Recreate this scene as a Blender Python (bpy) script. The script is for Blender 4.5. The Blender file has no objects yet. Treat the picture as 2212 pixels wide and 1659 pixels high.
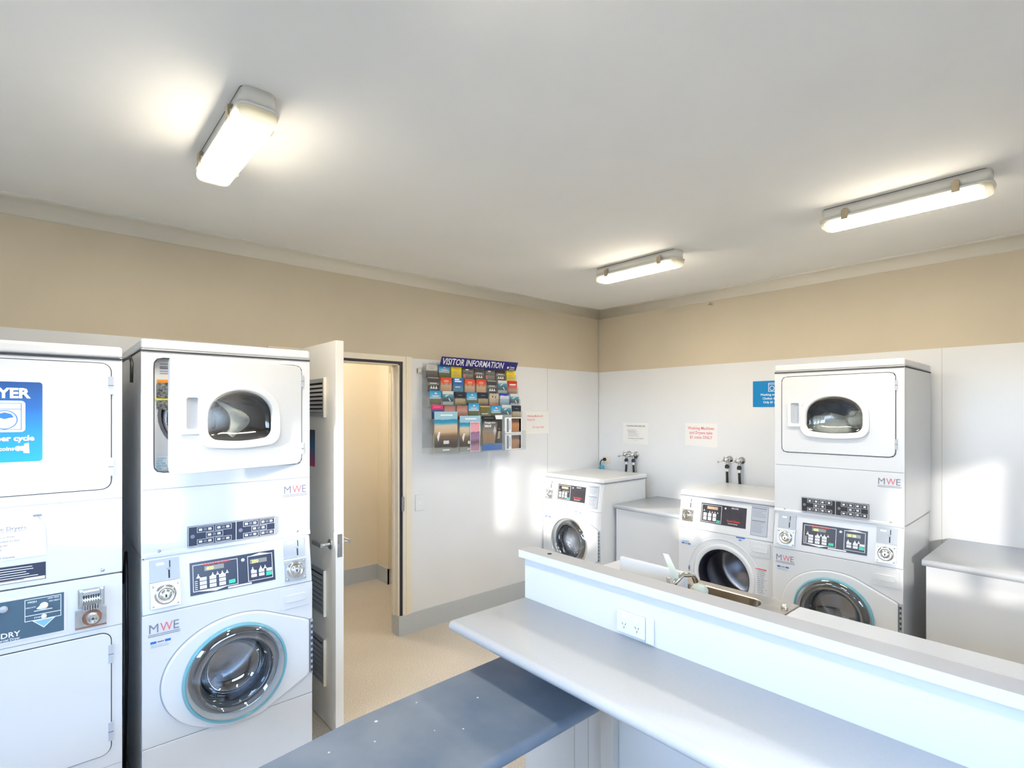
import bpy, bmesh, math, random
from mathutils import Vector, Matrix
random.seed(7)
PI = math.pi
SC = bpy.context.scene
COL = SC.collection

# ------------------------------------------------------------------ camera
cam = bpy.data.cameras.new('camera'); camo = bpy.data.objects.new('camera', cam); COL.objects.link(camo)
cam.sensor_width = 36.0; cam.lens = 36.0*1146/2212; cam.shift_y = (890-829.5)/2212
cam.clip_start = 0.02
camo.location = (3.543, -4.322, 1.68); camo.rotation_euler = (math.radians(90), 0, math.radians(48.6))
SC.camera = camo
# ------------------------------------------------------------------ view
SC.view_settings.view_transform = 'Standard'; SC.view_settings.look = 'None'
SC.view_settings.gamma = 1.0; SC.view_settings.use_curve_mapping = False
SC.view_settings.exposure = 0.52
SC.cycles.use_denoising = True
SC.cycles.max_bounces = 10; SC.cycles.diffuse_bounces = 6; SC.cycles.glossy_bounces = 4
SC.cycles.transparent_max_bounces = 12
SC.cycles.sample_clamp_indirect = 8.0
# ------------------------------------------------------------------ sky
SKY_POW = 17.5; SUN_POW = 4.2; LAMP_POW = 60.0
w = bpy.data.worlds.new('sky'); SC.world = w; w.use_nodes = True
nt = w.node_tree; nt.nodes.clear()
N = nt.nodes.new; Lk = nt.links.new
tc = N('ShaderNodeTexCoord'); sep = N('ShaderNodeSeparateXYZ'); mr = N('ShaderNodeMapRange'); cr = N('ShaderNodeValToRGB')
bg = N('ShaderNodeBackground'); out = N('ShaderNodeOutputWorld')
Lk(tc.outputs['Generated'], sep.inputs[0]); Lk(sep.outputs[2], mr.inputs[0])
mr.inputs[1].default_value = -0.25; mr.inputs[2].default_value = 0.75
Lk(mr.outputs[0], cr.inputs[0]); Lk(cr.outputs[0], bg.inputs[0]); Lk(bg.outputs[0], out.inputs[0])
e = cr.color_ramp.elements
e[0].position = 0.0; e[0].color = (.05, .055, .05, 1)
e[1].position = 1.0; e[1].color = (.40, .62, 1.0, 1)
for p, c in ((.24, (.07, .075, .07, 1)), (.26, (.62, .79, 1.0, 1)), (.5, (.42, .66, 1.0, 1))):
    k = e.new(p); k.color = c
bg.inputs[1].default_value = SKY_POW
# ------------------------------------------------------------------ sun
sd = Vector((-.50, 1.0, -.19)).normalized()
sun = bpy.data.lights.new('sun', 'SUN'); suno = bpy.data.objects.new('sun', sun); COL.objects.link(suno)
sun.energy = SUN_POW; sun.angle = math.radians(1.6); sun.color = (1.0, .93, .82)
suno.rotation_euler = sd.to_track_quat('-Z', 'Y').to_euler(); suno.location = (3, -9, 4)

# ------------------------------------------------------------------ materials
def mat(name, col, rough=.5, metal=0.0, spec=.5, noise=0.0, nscale=30.0, bump=0.0, bscale=60.0, col2=None, coat=0.0):
    m = bpy.data.materials.new(name); m.use_nodes = True
    t = m.node_tree; b = t.nodes['Principled BSDF']
    b.inputs['Base Color'].default_value = (*col, 1); b.inputs['Roughness'].default_value = rough
    b.inputs['Metallic'].default_value = metal; b.inputs['Specular IOR Level'].default_value = spec
    if coat: b.inputs['Coat Weight'].default_value = coat; b.inputs['Coat Roughness'].default_value = .08
    if noise or bump:
        tc = t.nodes.new('ShaderNodeTexCoord')
    if noise:
        n = t.nodes.new('ShaderNodeTexNoise'); n.inputs['Scale'].default_value = nscale; n.inputs['Detail'].default_value = 6
        t.links.new(tc.outputs['Object'], n.inputs['Vector'])
        r = t.nodes.new('ShaderNodeMapRange'); r.inputs[1].default_value = .35; r.inputs[2].default_value = .65
        t.links.new(n.outputs[0], r.inputs[0])
        mx = t.nodes.new('ShaderNodeMix'); mx.data_type = 'RGBA'
        c2 = col2 or tuple(max(0, c*(1-noise)) for c in col)
        mx.inputs[6].default_value = (*col, 1); mx.inputs[7].default_value = (*c2, 1)
        t.links.new(r.outputs[0], mx.inputs[0]); t.links.new(mx.outputs[2], b.inputs['Base Color'])
    if bump:
        n2 = t.nodes.new('ShaderNodeTexNoise'); n2.inputs['Scale'].default_value = bscale; n2.inputs['Detail'].default_value = 3
        t.links.new(tc.outputs['Object'], n2.inputs['Vector'])
        bp = t.nodes.new('ShaderNodeBump'); bp.inputs['Strength'].default_value = bump; bp.inputs['Distance'].default_value = .01
        t.links.new(n2.outputs[0], bp.inputs['Height']); t.links.new(bp.outputs[0], b.inputs['Normal'])
    return m

def glassmat(name, tint, gloss=.12, rough=.02, density=.15):
    """thin clear sheet: lets light straight through, reflects a little, slightly tinted"""
    m = bpy.data.materials.new(name); m.use_nodes = True; t = m.node_tree; t.nodes.clear()
    o = t.nodes.new('ShaderNodeOutputMaterial'); tr = t.nodes.new('ShaderNodeBsdfTransparent'); gl = t.nodes.new('ShaderNodeBsdfGlossy')
    lw = t.nodes.new('ShaderNodeLayerWeight'); lw.inputs[0].default_value = .35
    mr = t.nodes.new('ShaderNodeMapRange'); mr.inputs[3].default_value = gloss; mr.inputs[4].default_value = .75 if gloss > .03 else .30
    mx = t.nodes.new('ShaderNodeMixShader')
    tr.inputs[0].default_value = (*[c*(1-density) for c in tint], 1); gl.inputs[0].default_value = (1, 1, 1, 1); gl.inputs[1].default_value = rough
    t.links.new(lw.outputs['Facing'], mr.inputs[0]); t.links.new(mr.outputs[0], mx.inputs[0])
    t.links.new(tr.outputs[0], mx.inputs[1]); t.links.new(gl.outputs[0], mx.inputs[2]); t.links.new(mx.outputs[0], o.inputs[0])
    return m

def emis(name, col, power):
    m = bpy.data.materials.new(name); m.use_nodes = True; b = m.node_tree.nodes['Principled BSDF']
    b.inputs['Base Color'].default_value = (*col, 1); b.inputs['Emission Color'].default_value = (*col, 1)
    b.inputs['Emission Strength'].default_value = power
    return m

def banded(name, stops, noise=0.0, nscale=25.0, rough=.35):
    """colours in bands up the height of the printed sheet, broken up by noise"""
    m = bpy.data.materials.new(name); m.use_nodes = True; t = m.node_tree; b = t.nodes['Principled BSDF']
    b.inputs['Roughness'].default_value = rough
    tc = t.nodes.new('ShaderNodeTexCoord'); s = t.nodes.new('ShaderNodeSeparateXYZ'); t.links.new(tc.outputs['Generated'], s.inputs[0])
    n = t.nodes.new('ShaderNodeTexNoise'); n.inputs['Scale'].default_value = nscale; n.inputs['Detail'].default_value = 4
    t.links.new(tc.outputs['Object'], n.inputs['Vector'])
    ma = t.nodes.new('ShaderNodeMath'); ma.operation = 'MULTIPLY_ADD'; t.links.new(n.outputs[0], ma.inputs[0])
    ma.inputs[1].default_value = noise; t.links.new(s.outputs[2], ma.inputs[2])
    m2 = t.nodes.new('ShaderNodeMath'); m2.operation = 'SUBTRACT'; m2.inputs[1].default_value = noise*.5
    t.links.new(ma.outputs[0], m2.inputs[0])
    r = t.nodes.new('ShaderNodeValToRGB'); r.color_ramp.interpolation = 'LINEAR'
    el = r.color_ramp.elements
    el[0].position = stops[0][0]; el[0].color = (*stops[0][1], 1); el[1].position = stops[-1][0]; el[1].color = (*stops[-1][1], 1)
    for p, c in stops[1:-1]:
        k = el.new(p); k.color = (*c, 1)
    t.links.new(m2.outputs[0], r.inputs[0]); t.links.new(r.outputs[0], b.inputs['Base Color'])
    return m

M = {}
M['enamel'] = mat('white_enamel', (.70, .72, .745), .28, noise=.03, nscale=3, bump=.02, bscale=4)
M['enamel_cream'] = mat('white_enamel_warm', (.68, .68, .66), .3)
M['plastic'] = mat('white_plastic', (.72, .74, .765), .38)
M['greyplastic'] = mat('pale_grey_plastic', (.46, .50, .56), .4)
M['seam'] = mat('dark_seam', (.05, .05, .06), .8)
M['softseam'] = mat('grey_seam', (.38, .41, .46), .8)
M['panel'] = mat('navy_control_film', (.035, .045, .085), .3)
M['panel2'] = mat('charcoal_control_film', (.035, .03, .045), .3, noise=.4, nscale=9, col2=(.05, .05, .06))
M['panel3'] = mat('slate_blue_control_film', (.07, .13, .19), .3)
M['print'] = mat('white_print', (.85, .88, .92), .5)
M['red'] = mat('red_print', (.80, .07, .05), .5)
M['pinkred'] = mat('faded_red_print', (.72, .17, .21), .5)
M['grey_print'] = mat('grey_print', (.20, .22, .29), .6)
M['black_print'] = mat('black_print', (.03, .03, .035), .6)
M['blue_print'] = mat('blue_print', (.02, .16, .55), .5)
M['cyan_print'] = mat('cyan_print', (.05, .45, .75), .5)
M['green'] = mat('green_button', (.05, .62, .42), .4)
M['lcd'] = mat('grey_display', (.28, .29, .28), .2)
M['lcd_on'] = emis('lit_display_digits', (.75, .85, .15), .8)
M['steel'] = mat('brushed_steel', (.62, .62, .62), .3, 1.0, noise=.15, nscale=60)
M['chrome'] = mat('chrome', (.75, .75, .74), .12, 1.0)
M['drum'] = mat('drum_steel', (.50, .50, .54), .22, 1.0, noise=.35, nscale=5, bump=.15, bscale=200)
M['rubber'] = mat('black_rubber', (.02, .02, .035), .45)
M['gasket'] = mat('grey_gasket', (.12, .13, .16), .5)
M['tealtrim'] = mat('teal_glass_edge', (.16, .42, .50), .15)
M['bowl'] = glassmat('door_bowl_glass', (.85, .92, .97), .16, .03, .08)
M['bowl_cloudy'] = glassmat('dryer_window_glass', (.88, .92, .90), .04, .05, .04)
M['window_glass'] = glassmat('window_glass', (1, 1, 1), .04, .01, .02)
M['acrylic'] = glassmat('clear_acrylic', (.97, .98, .98), .015, .05, .01)
M['towel'] = mat('white_towel', (.62, .61, .56), .9, noise=.15, nscale=12, bump=.5, bscale=60)
M['clothes'] = mat('dark_blue_laundry', (.045, .05, .07), .9, noise=.5, nscale=14, col2=(.10, .11, .14), bump=.5, bscale=40)
M['ceil'] = mat('ceiling_paint', (.86, .86, .84), .85, noise=.03, nscale=2)
M['beige'] = mat('beige_paint', (.61, .54, .42), .7, noise=.06, nscale=1.5, bump=.05, bscale=150)
M['cornice'] = mat('cornice_paint', (.70, .66, .57), .6)
M['clad'] = mat('white_wall_sheet', (.77, .79, .82), .22, noise=.04, nscale=1.2, bump=.06, bscale=2.5)
M['joint'] = mat('sheet_joint', (.52, .52, .50), .5)
M['cream'] = mat('cream_gloss_paint', (.78, .72, .60), .3)
M['doorpaint'] = mat('door_paint', (.82, .80, .75), .3, noise=.03, nscale=2)
M['corr'] = mat('corridor_paint', (.78, .70, .56), .4)
M['cap'] = mat('grey_cap_laminate', (.42, .43, .45), .25)
M['cove'] = mat('blue_grey_cove_vinyl', (.43, .49, .56), .45, noise=.12, nscale=160, col2=(.55, .58, .60))
M['vent'] = mat('grey_vent_metal', (.36, .38, .40), .45, .3)
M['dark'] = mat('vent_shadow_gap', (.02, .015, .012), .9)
M['top'] = mat('pale_blue_grey_laminate', (.60, .64, .695), .20, noise=.03, nscale=120)
M['white_lam'] = mat('white_laminate', (.68, .695, .715), .25)
M['bluelam'] = mat('slate_blue_laminate', (.115, .15, .205), .33, noise=.5, nscale=6, col2=(.17, .20, .245), bump=.03, bscale=90)
M['speck_white'] = mat('white_paint_speck', (.6, .6, .6), .6)
M['post'] = mat('pale_post_paint', (.62, .60, .56), .5)
M['sinksteel'] = mat('sink_steel', (.62, .56, .48), .22, 1.0, noise=.12, nscale=20)
M['paleplastic'] = mat('pale_green_plastic', (.42, .46, .40), .3)
M['paper'] = mat('white_paper', (.80, .80, .79), .6)
M['laminated'] = mat('laminated_paper', (.84, .84, .83), .12)
M['hose'] = mat('black_hose', (.012, .012, .012), .4)
M['hosesteel'] = mat('braided_steel_hose', (.55, .55, .55), .35, .8, bump=.4, bscale=400)
M['bluetag'] = mat('blue_plastic_tag', (.10, .50, .65), .3)
M['signblue'] = mat('sign_blue', (.0, .22, .55), .3)
M['dryerblue'] = banded('dryer_sign_blue', [(0, (0, .30, .72)), (.35, (0, .22, .60)), (.7, (0, .09, .36)), (1, (0, .05, .22))], .05, 3)
M['navy'] = mat('navy_header', (.012, .006, .17), .3)
M['lampwhite'] = mat('lamp_housing', (.80, .79, .75), .4)
M['tube'] = emis('lit_tube', (1.0, .86, .62), LAMP_POW)
M['clip'] = mat('lamp_clip_steel', (.42, .36, .26), .35, .7)
M['orange'] = mat('orange_label', (.85, .28, .02), .5)
M['yellow'] = mat('yellow_label', (.85, .70, .05), .5)
M['blacklabel'] = mat('black_label', (.04, .045, .05), .5, noise=.6, nscale=120, col2=(.25, .28, .28))
M['rust'] = mat('rusty_steel', (.42, .22, .14), .6, .4, noise=.4, nscale=40)

def lensmat():
    m = bpy.data.materials.new('lamp_diffuser'); m.use_nodes = True; t = m.node_tree; b = t.nodes['Principled BSDF']
    b.inputs['Base Color'].default_value = (.85, .78, .55, 1); b.inputs['Roughness'].default_value = .25
    tc = t.nodes.new('ShaderNodeTexCoord'); s = t.nodes.new('ShaderNodeSeparateXYZ'); t.links.new(tc.outputs['Object'], s.inputs[0])
    a = t.nodes.new('ShaderNodeMath'); a.operation = 'ABSOLUTE'; t.links.new(s.outputs[0], a.inputs[0])
    r = t.nodes.new('ShaderNodeMapRange'); r.interpolation_type = 'SMOOTHSTEP'
    r.inputs[1].default_value = .255; r.inputs[2].default_value = .312; r.inputs[3].default_value = 1.0; r.inputs[4].default_value = .008
    t.links.new(a.outputs[0], r.inputs[0])
    rz = t.nodes.new('ShaderNodeMapRange'); rz.inputs[1].default_value = -.072; rz.inputs[2].default_value = -.094; rz.inputs[3].default_value = .02
    t.links.new(s.outputs[2], rz.inputs[0])
    q = t.nodes.new('ShaderNodeMath'); q.operation = 'MULTIPLY'; t.links.new(r.outputs[0], q.inputs[0]); t.links.new(rz.outputs[0], q.inputs[1])
    p = t.nodes.new('ShaderNodeMath'); p.operation = 'MULTIPLY'; p.inputs[1].default_value = LAMP_POW
    t.links.new(q.outputs[0], p.inputs[0]); t.links.new(p.outputs[0], b.inputs['Emission Strength'])
    b.inputs['Emission Color'].default_value = (1.0, .88, .70, 1)
    return m
M['lens'] = lensmat()

def floormat():
    m = bpy.data.materials.new('speckled_vinyl_floor'); m.use_nodes = True; t = m.node_tree; b = t.nodes['Principled BSDF']
    b.inputs['Roughness'].default_value = .42
    tc = t.nodes.new('ShaderNodeTexCoord'); n = t.nodes.new('ShaderNodeTexNoise'); n.inputs['Scale'].default_value = 140; n.inputs['Detail'].default_value = 2
    n2 = t.nodes.new('ShaderNodeTexNoise'); n2.inputs['Scale'].default_value = 2.2; n2.inputs['Detail'].default_value = 5
    t.links.new(tc.outputs['Object'], n.inputs['Vector']); t.links.new(tc.outputs['Object'], n2.inputs['Vector'])
    r = t.nodes.new('ShaderNodeValToRGB'); e = r.color_ramp.elements
    e[0].position = .36; e[0].color = (.52, .46, .39, 1); e[1].position = .62; e[1].color = (.72, .67, .60, 1)
    t.links.new(n.outputs[0], r.inputs[0])
    mx = t.nodes.new('ShaderNodeMix'); mx.data_type = 'RGBA'; mx.blend_type = 'MULTIPLY'; mx.inputs[0].default_value = .25
    t.links.new(r.outputs[0], mx.inputs[6]); t.links.new(n2.outputs[0], mx.inputs[7]); t.links.new(mx.outputs[2], b.inputs['Base Color'])
    return m
M['floor'] = floormat()

# ------------------------------------------------------------------ mesh builder
FONTS = {}
def _textmesh(s, size, align, bold):
    k = (s, size, align, bold)
    if k in FONTS: return FONTS[k]
    c = bpy.data.curves.new('t', 'FONT'); c.body = s; c.size = size; c.align_x = align
    c.resolution_u = 2
    if bold: c.offset = size*.018*bold
    o = bpy.data.objects.new('t', c); COL.objects.link(o)
    dg = bpy.context.evaluated_depsgraph_get(); dg.update()
    me = bpy.data.meshes.new_from_object(o.evaluated_get(dg))
    vs = [tuple(v.co) for v in me.vertices]; fs = [tuple(p.vertices) for p in me.polygons]
    bpy.data.objects.remove(o); bpy.data.curves.remove(c); bpy.data.meshes.remove(me)
    FONTS[k] = (vs, fs); return FONTS[k]

class MB:
    def __init__(s): s.v = []; s.f = []; s.m = []; s.sm = []
    def add(s, vs, fs, m, smooth=False):
        o = len(s.v); s.v += [tuple(v) for v in vs]
        for f in fs: s.f.append(tuple(i+o for i in f)); s.m.append(m); s.sm.append(smooth)
        return s
    def box(s, x0, x1, y0, y1, z0, z1, m):
        x0, x1 = sorted((x0, x1)); y0, y1 = sorted((y0, y1)); z0, z1 = sorted((z0, z1))
        v = [(x, y, z) for x in (x0, x1) for y in (y0, y1) for z in (z0, z1)]
        return s.add(v, [(0, 1, 3, 2), (4, 6, 7, 5), (0, 4, 5, 1), (2, 3, 7, 6), (0, 2, 6, 4), (1, 5, 7, 3)], m)
    def prism(s, poly, axis, a, b, m, smooth=False):
        """poly: 2-D points in the plane normal to axis"""
        n = len(poly)
        def P(p, h):
            if axis == 'y': return (p[0], h, p[1])
            if axis == 'x': return (h, p[0], p[1])
            return (p[0], p[1], h)
        v = [P(p, a) for p in poly]+[P(p, b) for p in poly]
        f = [tuple(range(n)), tuple(range(2*n-1, n-1, -1))]
        s.add(v, f, m)
        o = len(s.v)-2*n
        for i in range(n):
            s.f.append((o+i, o+n+i, o+n+(i+1) % n, o+(i+1) % n)); s.m.append(m); s.sm.append(smooth)
        return s
    def lathe(s, prof, c, axis, m, n=48, smooth=True, a0=0, a1=2*PI):
        """prof: list of (radius, offset along axis)"""
        full = abs(a1-a0-2*PI) < 1e-6; k = n if full else n+1
        v = []
        for r, h in prof:
            for i in range(k):
                a = a0+(a1-a0)*i/n; q = (r*math.cos(a), r*math.sin(a))
                v.append((c[0]+q[0], c[1]+h, c[2]+q[1]) if axis == 'y' else (c[0]+h, c[1]+q[0], c[2]+q[1]) if axis == 'x' else (c[0]+q[0], c[1]+q[1], c[2]+h))
        f = []
        for j in range(len(prof)-1):
            for i in range(n):
                i2 = (i+1) % k
                f.append((j*k+i, j*k+i2, (j+1)*k+i2, (j+1)*k+i))
        return s.add(v, f, m, smooth)
    def disc(s, c, r, axis, m, n=32, h=.002):
        return s.lathe([(0.0001, 0), (r, 0), (r, h), (0.0001, h)], c, axis, m, n, False)
    def tube(s, pts, r, m, n=10, smooth=True):
        P = [Vector(p) for p in pts]; v = []; up = Vector((0, 0, 1)); prev = None
        for i, p in enumerate(P):
            d = ((P[min(i+1, len(P)-1)]-P[max(i-1, 0)])).normalized()
            if prev is None:
                a = d.cross(up if abs(d.z) < .9 else Vector((1, 0, 0))).normalized()
            else:
                a = (prev-d*prev.dot(d)).normalized()
            prev = a; b = d.cross(a); rr = r[i] if isinstance(r, (list, tuple)) else r
            v += [p+a*rr*math.cos(2*PI*k/n)+b*rr*math.sin(2*PI*k/n) for k in range(n)]
        f = [(j*n+i, j*n+(i+1) % n, (j+1)*n+(i+1) % n, (j+1)*n+i) for j in range(len(P)-1) for i in range(n)]
        f += [tuple(range(n-1, -1, -1)), tuple((len(P)-1)*n+i for i in range(n))]
        return s.add(v, f, m, smooth)
    def plate(s, outer, inner, c, y0, y1, m, n=96, minner=None):
        """plate in the xz plane from y0 (front) to y1 with a hole; outer/inner are polygons star-shaped about c"""
        an = sorted(set([round(2*PI*i/n, 6) for i in range(n)]+[round(math.atan2(p[1]-c[1], p[0]-c[0]) % (2*PI), 6) for p in (outer if len(outer) < 13 else [])]))
        O = [polyray(outer, c, a) for a in an]; I = [polyray(inner, c, a) for a in an]; k = len(an)
        v = [(p[0], y0, p[1]) for p in O]+[(p[0], y0, p[1]) for p in I]+[(p[0], y1, p[1]) for p in O]+[(p[0], y1, p[1]) for p in I]
        f = []; g = []
        for i in range(k):
            j = (i+1) % k
            f += [(i, j, k+j, k+i), (2*k+i, 3*k+i, 3*k+j, 2*k+j), (i, 2*k+i, 2*k+j, j)]; g.append((k+i, k+j, 3*k+j, 3*k+i))
        s.add(v, f, m); o = len(s.v)-len(v)
        for q in g: s.f.append(tuple(a+o for a in q)); s.m.append(minner or m); s.sm.append(True)
        return s
    def text(s, t, x, z, size, m, y=-.001, align='LEFT', sx=1.0, bold=0, rot=0.0):
        vs, fs = _textmesh(t, size, align, bold); c, q = math.cos(rot), math.sin(rot)
        return s.add([(x+(a[0]*sx*c-a[1]*q), y, z+(a[0]*sx*q+a[1]*c)) for a in vs], fs, m)
    def lines(s, x0, x1, z, n, step, m, y=-.001, h=.004, jag=.35):
        for i in range(n):
            L = (x1-x0)*(1-random.random()*jag); s.box(x0, x0+L, y, y+.0008, z-i*step-h, z-i*step, m)
        return s
    def frame(s, x0, x1, z0, z1, t, m, y=-.001, d=.0008):
        s.box(x0, x1, y, y+d, z1-t, z1, m); s.box(x0, x1, y, y+d, z0, z0+t, m)
        s.box(x0, x0+t, y, y+d, z0+t, z1-t, m); return s.box(x1-t, x1, y, y+d, z0+t, z1-t, m)
    def map(s, fn): s.v = [fn(v) for v in s.v]; return s
    def build(s, name, parent=None, bevel=0.0, seg=2, loc=None, rot=None):
        me = bpy.data.meshes.new(name); me.from_pydata(s.v, [], s.f)
        ms = []
        for m in s.m:
            if m not in ms: ms.append(m)
        for m in ms: me.materials.append(M[m] if isinstance(m, str) else m)
        me.polygons.foreach_set('material_index', [ms.index(m) for m in s.m])
        me.polygons.foreach_set('use_smooth', s.sm)
        b = bmesh.new(); b.from_mesh(me); bmesh.ops.recalc_face_normals(b, faces=b.faces); b.to_mesh(me); b.free()
        me.update()
        o = bpy.data.objects.new(name, me); COL.objects.link(o)
        if parent is not None: o.parent = parent
        if loc: o.location = loc
        if rot: o.rotation_euler = rot
        if bevel:
            d = o.modifiers.new('bevel', 'BEVEL'); d.width = bevel; d.segments = seg; d.limit_method = 'ANGLE'; d.angle_limit = math.radians(50)
        return o

def polyray(poly, c, a):
    d = (math.cos(a), math.sin(a)); best = None; n = len(poly)
    for i in range(n):
        p, q = poly[i], poly[(i+1) % n]; ex, ez = q[0]-p[0], q[1]-p[1]
        det = d[0]*(-ez)+d[1]*ex
        if abs(det) < 1e-12: continue
        rx, rz = p[0]-c[0], p[1]-c[1]
        t = (rx*(-ez)+rz*ex)/det; u = (d[0]*rz-d[1]*rx)/det
        if t > 0 and -1e-7 <= u <= 1+1e-7 and (best is None or t > best): best = t
    if best is None: best = .01
    return (c[0]+d[0]*best, c[1]+d[1]*best)

def rrect(x0, x1, z0, z1, r, n=6):
    P = []
    for cx, cz, a in ((x1-r, z1-r, 0), (x0+r, z1-r, PI/2), (x0+r, z0+r, PI), (x1-r, z0+r, 1.5*PI)):
        P += [(cx+r*math.cos(a+PI/2*i/n), cz+r*math.sin(a+PI/2*i/n)) for i in range(n+1)]
    return P
def circ(cx, cz, r, n=64, rz=None):
    return [(cx+r*math.cos(2*PI*i/n), cz+(rz or r)*math.sin(2*PI*i/n)) for i in range(n)]
def dshape(x0, x1, z0, z1, r=.045):
    """flat-bottomed arch with soft lower corners"""
    cx = (x0+x1)/2; a = (x1-x0)/2; zm = z0+(z1-z0)*.42
    P = [(cx+a*math.cos(PI*i/24), zm+(z1-zm)*(math.sin(PI*i/24)**.85)) for i in range(25)]
    for i in range(7):
        t = PI+PI/2*i/6; P.append((x0+r+r*math.cos(t), z0+r+r*math.sin(t)))
    P += [(x0+r+(x1-x0-2*r)*i/6, z0-.008*math.sin(PI*i/6)) for i in range(1, 6)]
    for i in range(7):
        t = 1.5*PI+PI/2*i/6; P.append((x1-r+r*math.cos(t), z0+r+r*math.sin(t)))
    return P

def tag(o, label=None, cat=None, group=None, kind=None):
    if label: o['label'] = label
    if cat: o['category'] = cat
    if group: o['group'] = group
    if kind: o['kind'] = kind
    return o
def thing(name, label, cat, loc=(0, 0, 0), rz=0, group=None):
    o = bpy.data.objects.new(name, None); COL.objects.link(o); o.location = loc; o.rotation_euler = (0, 0, rz)
    o.empty_display_size = .1
    return tag(o, label, cat, group)
def struct(mb, name, parent=None, bevel=0): 
    o = mb.build(name, parent, bevel)
    if parent is None: o['kind'] = 'structure'
    return o
A90 = PI/2
CZ = 2.72       # ceiling height
XR = 4.60       # right wall
YB = -5.60      # wall behind the camera
DL, DR, DH = -3.19, -2.322, 2.045   # doorway in the left wall
WT = 2.09       # top of the white wall sheeting

# ------------------------------------------------------------------ room shell
struct(MB().box(-2.6, XR+.15, YB-.15, .12, -.06, 0, 'floor'), 'floor')
struct(MB().box(-.1, XR+.1, YB-.1, .1, CZ, CZ+.06, 'ceil'), 'ceiling')
b = MB()
b.box(-.1, 0, YB, DL, 0, CZ, 'beige'); b.box(-.1, 0, DR, .1, 0, CZ, 'beige'); b.box(-.1, 0, DL, DR, DH, CZ, 'beige')
b.box(0, .004, YB, DL-.075, 0, WT, 'clad'); b.box(0, .004, DR+.098, .0, 0, WT, 'clad')
for y in (-.755, -4.52): b.box(.004, .0055, y-.0015, y+.0015, .15, WT, 'joint')
struct(b, 'wall_left')
b = MB()
b.box(-.1, XR+.1, 0, .1, 0, CZ, 'beige'); b.box(0, XR, -.004, 0, 0, WT, 'clad')
for x in (2.814, 4.02): b.box(x-.0015, x+.0015, -.0055, -.004, .15, WT, 'joint')
b.box(0.004, .010, -.010, -.004, 0, 2.63, 'joint')
struct(b, 'wall_back')
RW = (-4.75, -2.99, 1.22, 2.02)      # window in the right wall
b = MB(); b.box(XR, XR+.1, YB-.1, RW[0], 0, CZ, 'beige').box(XR, XR+.1, RW[1], .1, 0, CZ, 'beige').box(XR, XR+.1, RW[0], RW[1], 0, RW[2], 'clad').box(XR, XR+.1, RW[0], RW[1], RW[3], CZ, 'beige')
b.box(XR-.004, XR, RW[1], 0, 0, WT, 'clad'); struct(b, 'wall_right')
f = MB(); t = .035
f.box(XR+.02, XR+.08, RW[0], RW[1], RW[2], RW[2]+t, 'vent').box(XR+.02, XR+.08, RW[0], RW[1], RW[3]-t, RW[3], 'vent')
for y in (RW[0], (RW[0]+RW[1])/2-t/2, RW[1]-t): f.box(XR+.02, XR+.08, y, y+t, RW[2]+t, RW[3]-t, 'vent')
fo = struct(f, 'window_3'); MB().box(XR+.048, XR+.052, RW[0]+t, RW[1]-t, RW[2]+t, RW[3]-t, 'window_glass').build('pane', fo)
pl = bpy.data.lights.new('window_portal', 'AREA'); pl.shape = 'RECTANGLE'; pl.size = RW[1]-RW[0]; pl.size_y = RW[3]-RW[2]; pl.cycles.is_portal = True
po = bpy.data.objects.new('window_portal', pl); COL.objects.link(po); po.location = (XR+.12, (RW[0]+RW[1])/2, (RW[2]+RW[3])/2); po.rotation_euler = (math.radians(90), 0, math.radians(90))
# wall behind the camera with two window openings and a glazed strip
WIN = [(1.25, 3.10, 1.42, 2.10), (3.75, 4.12, 1.66, 2.10)]
b = MB(); xs = [-.1]
for x0, x1, z0, z1 in WIN:
    b.box(xs[-1], x0, YB-.1, YB, 0, CZ, 'clad'); b.box(x0, x1, YB-.1, YB, 0, z0, 'clad'); b.box(x0, x1, YB-.1, YB, z1, CZ, 'clad'); xs.append(x1)
b.box(xs[-1], XR+.1, YB-.1, YB, 0, CZ, 'clad')
struct(b, 'wall_front')
for i, (x0, x1, z0, z1) in enumerate(WIN):
    f = MB(); t = .035
    f.box(x0, x1, YB-.08, YB-.02, z0, z0+t, 'vent'); f.box(x0, x1, YB-.08, YB-.02, z1-t, z1, 'vent')
    f.box(x0, x0+t, YB-.08, YB-.02, z0+t, z1-t, 'vent'); f.box(x1-t, x1, YB-.08, YB-.02, z0+t, z1-t, 'vent')
    if x1-x0 > 1: 
        for mx in (x0+.62, x0+1.055): f.box(mx-.045, mx+.045, YB-.08, YB-.02, z0+t, z1-t, 'vent')
    fo = struct(f, 'window_%d' % (i+1))
    MB().box(x0+t, x1-t, YB-.052, YB-.048, z0+t, z1-t, 'window_glass').build('pane', fo)
    pl = bpy.data.lights.new('window_portal', 'AREA'); pl.shape = 'RECTANGLE'; pl.size = x1-x0; pl.size_y = z1-z0
    pl.cycles.is_portal = True
    po = bpy.data.objects.new('window_portal', pl); COL.objects.link(po); po.location = ((x0+x1)/2, YB-.12, (z0+z1)/2)
    po.rotation_euler = (math.radians(90), 0, 0)
# cornice
def cornice_prof(n=7, s=.082):
    P = [(0, CZ-s), (0, CZ), (s, CZ), (s, CZ-.006), (s-.006, CZ-.008)]
    for i in range(n+1):
        a = PI/2*i/n; P.append((s-.006-(s-.012)*math.sin(a), CZ-.010-(s-.018)*(1-math.cos(a))))
    P.append((.004, CZ-s)); return P
pr = cornice_prof()
struct(MB().prism([(p[0], p[1]) for p in pr], 'y', YB, 0, 'cornice', True), 'trim_1')
b = MB().prism([(-p[0], p[1]) for p in pr], 'x', 0, XR, 'cornice', True); struct(b, 'trim_2')
struct(MB().prism([(XR-p[0], p[1]) for p in pr], 'y', YB, 0, 'cornice', True), 'trim_3')
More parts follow.
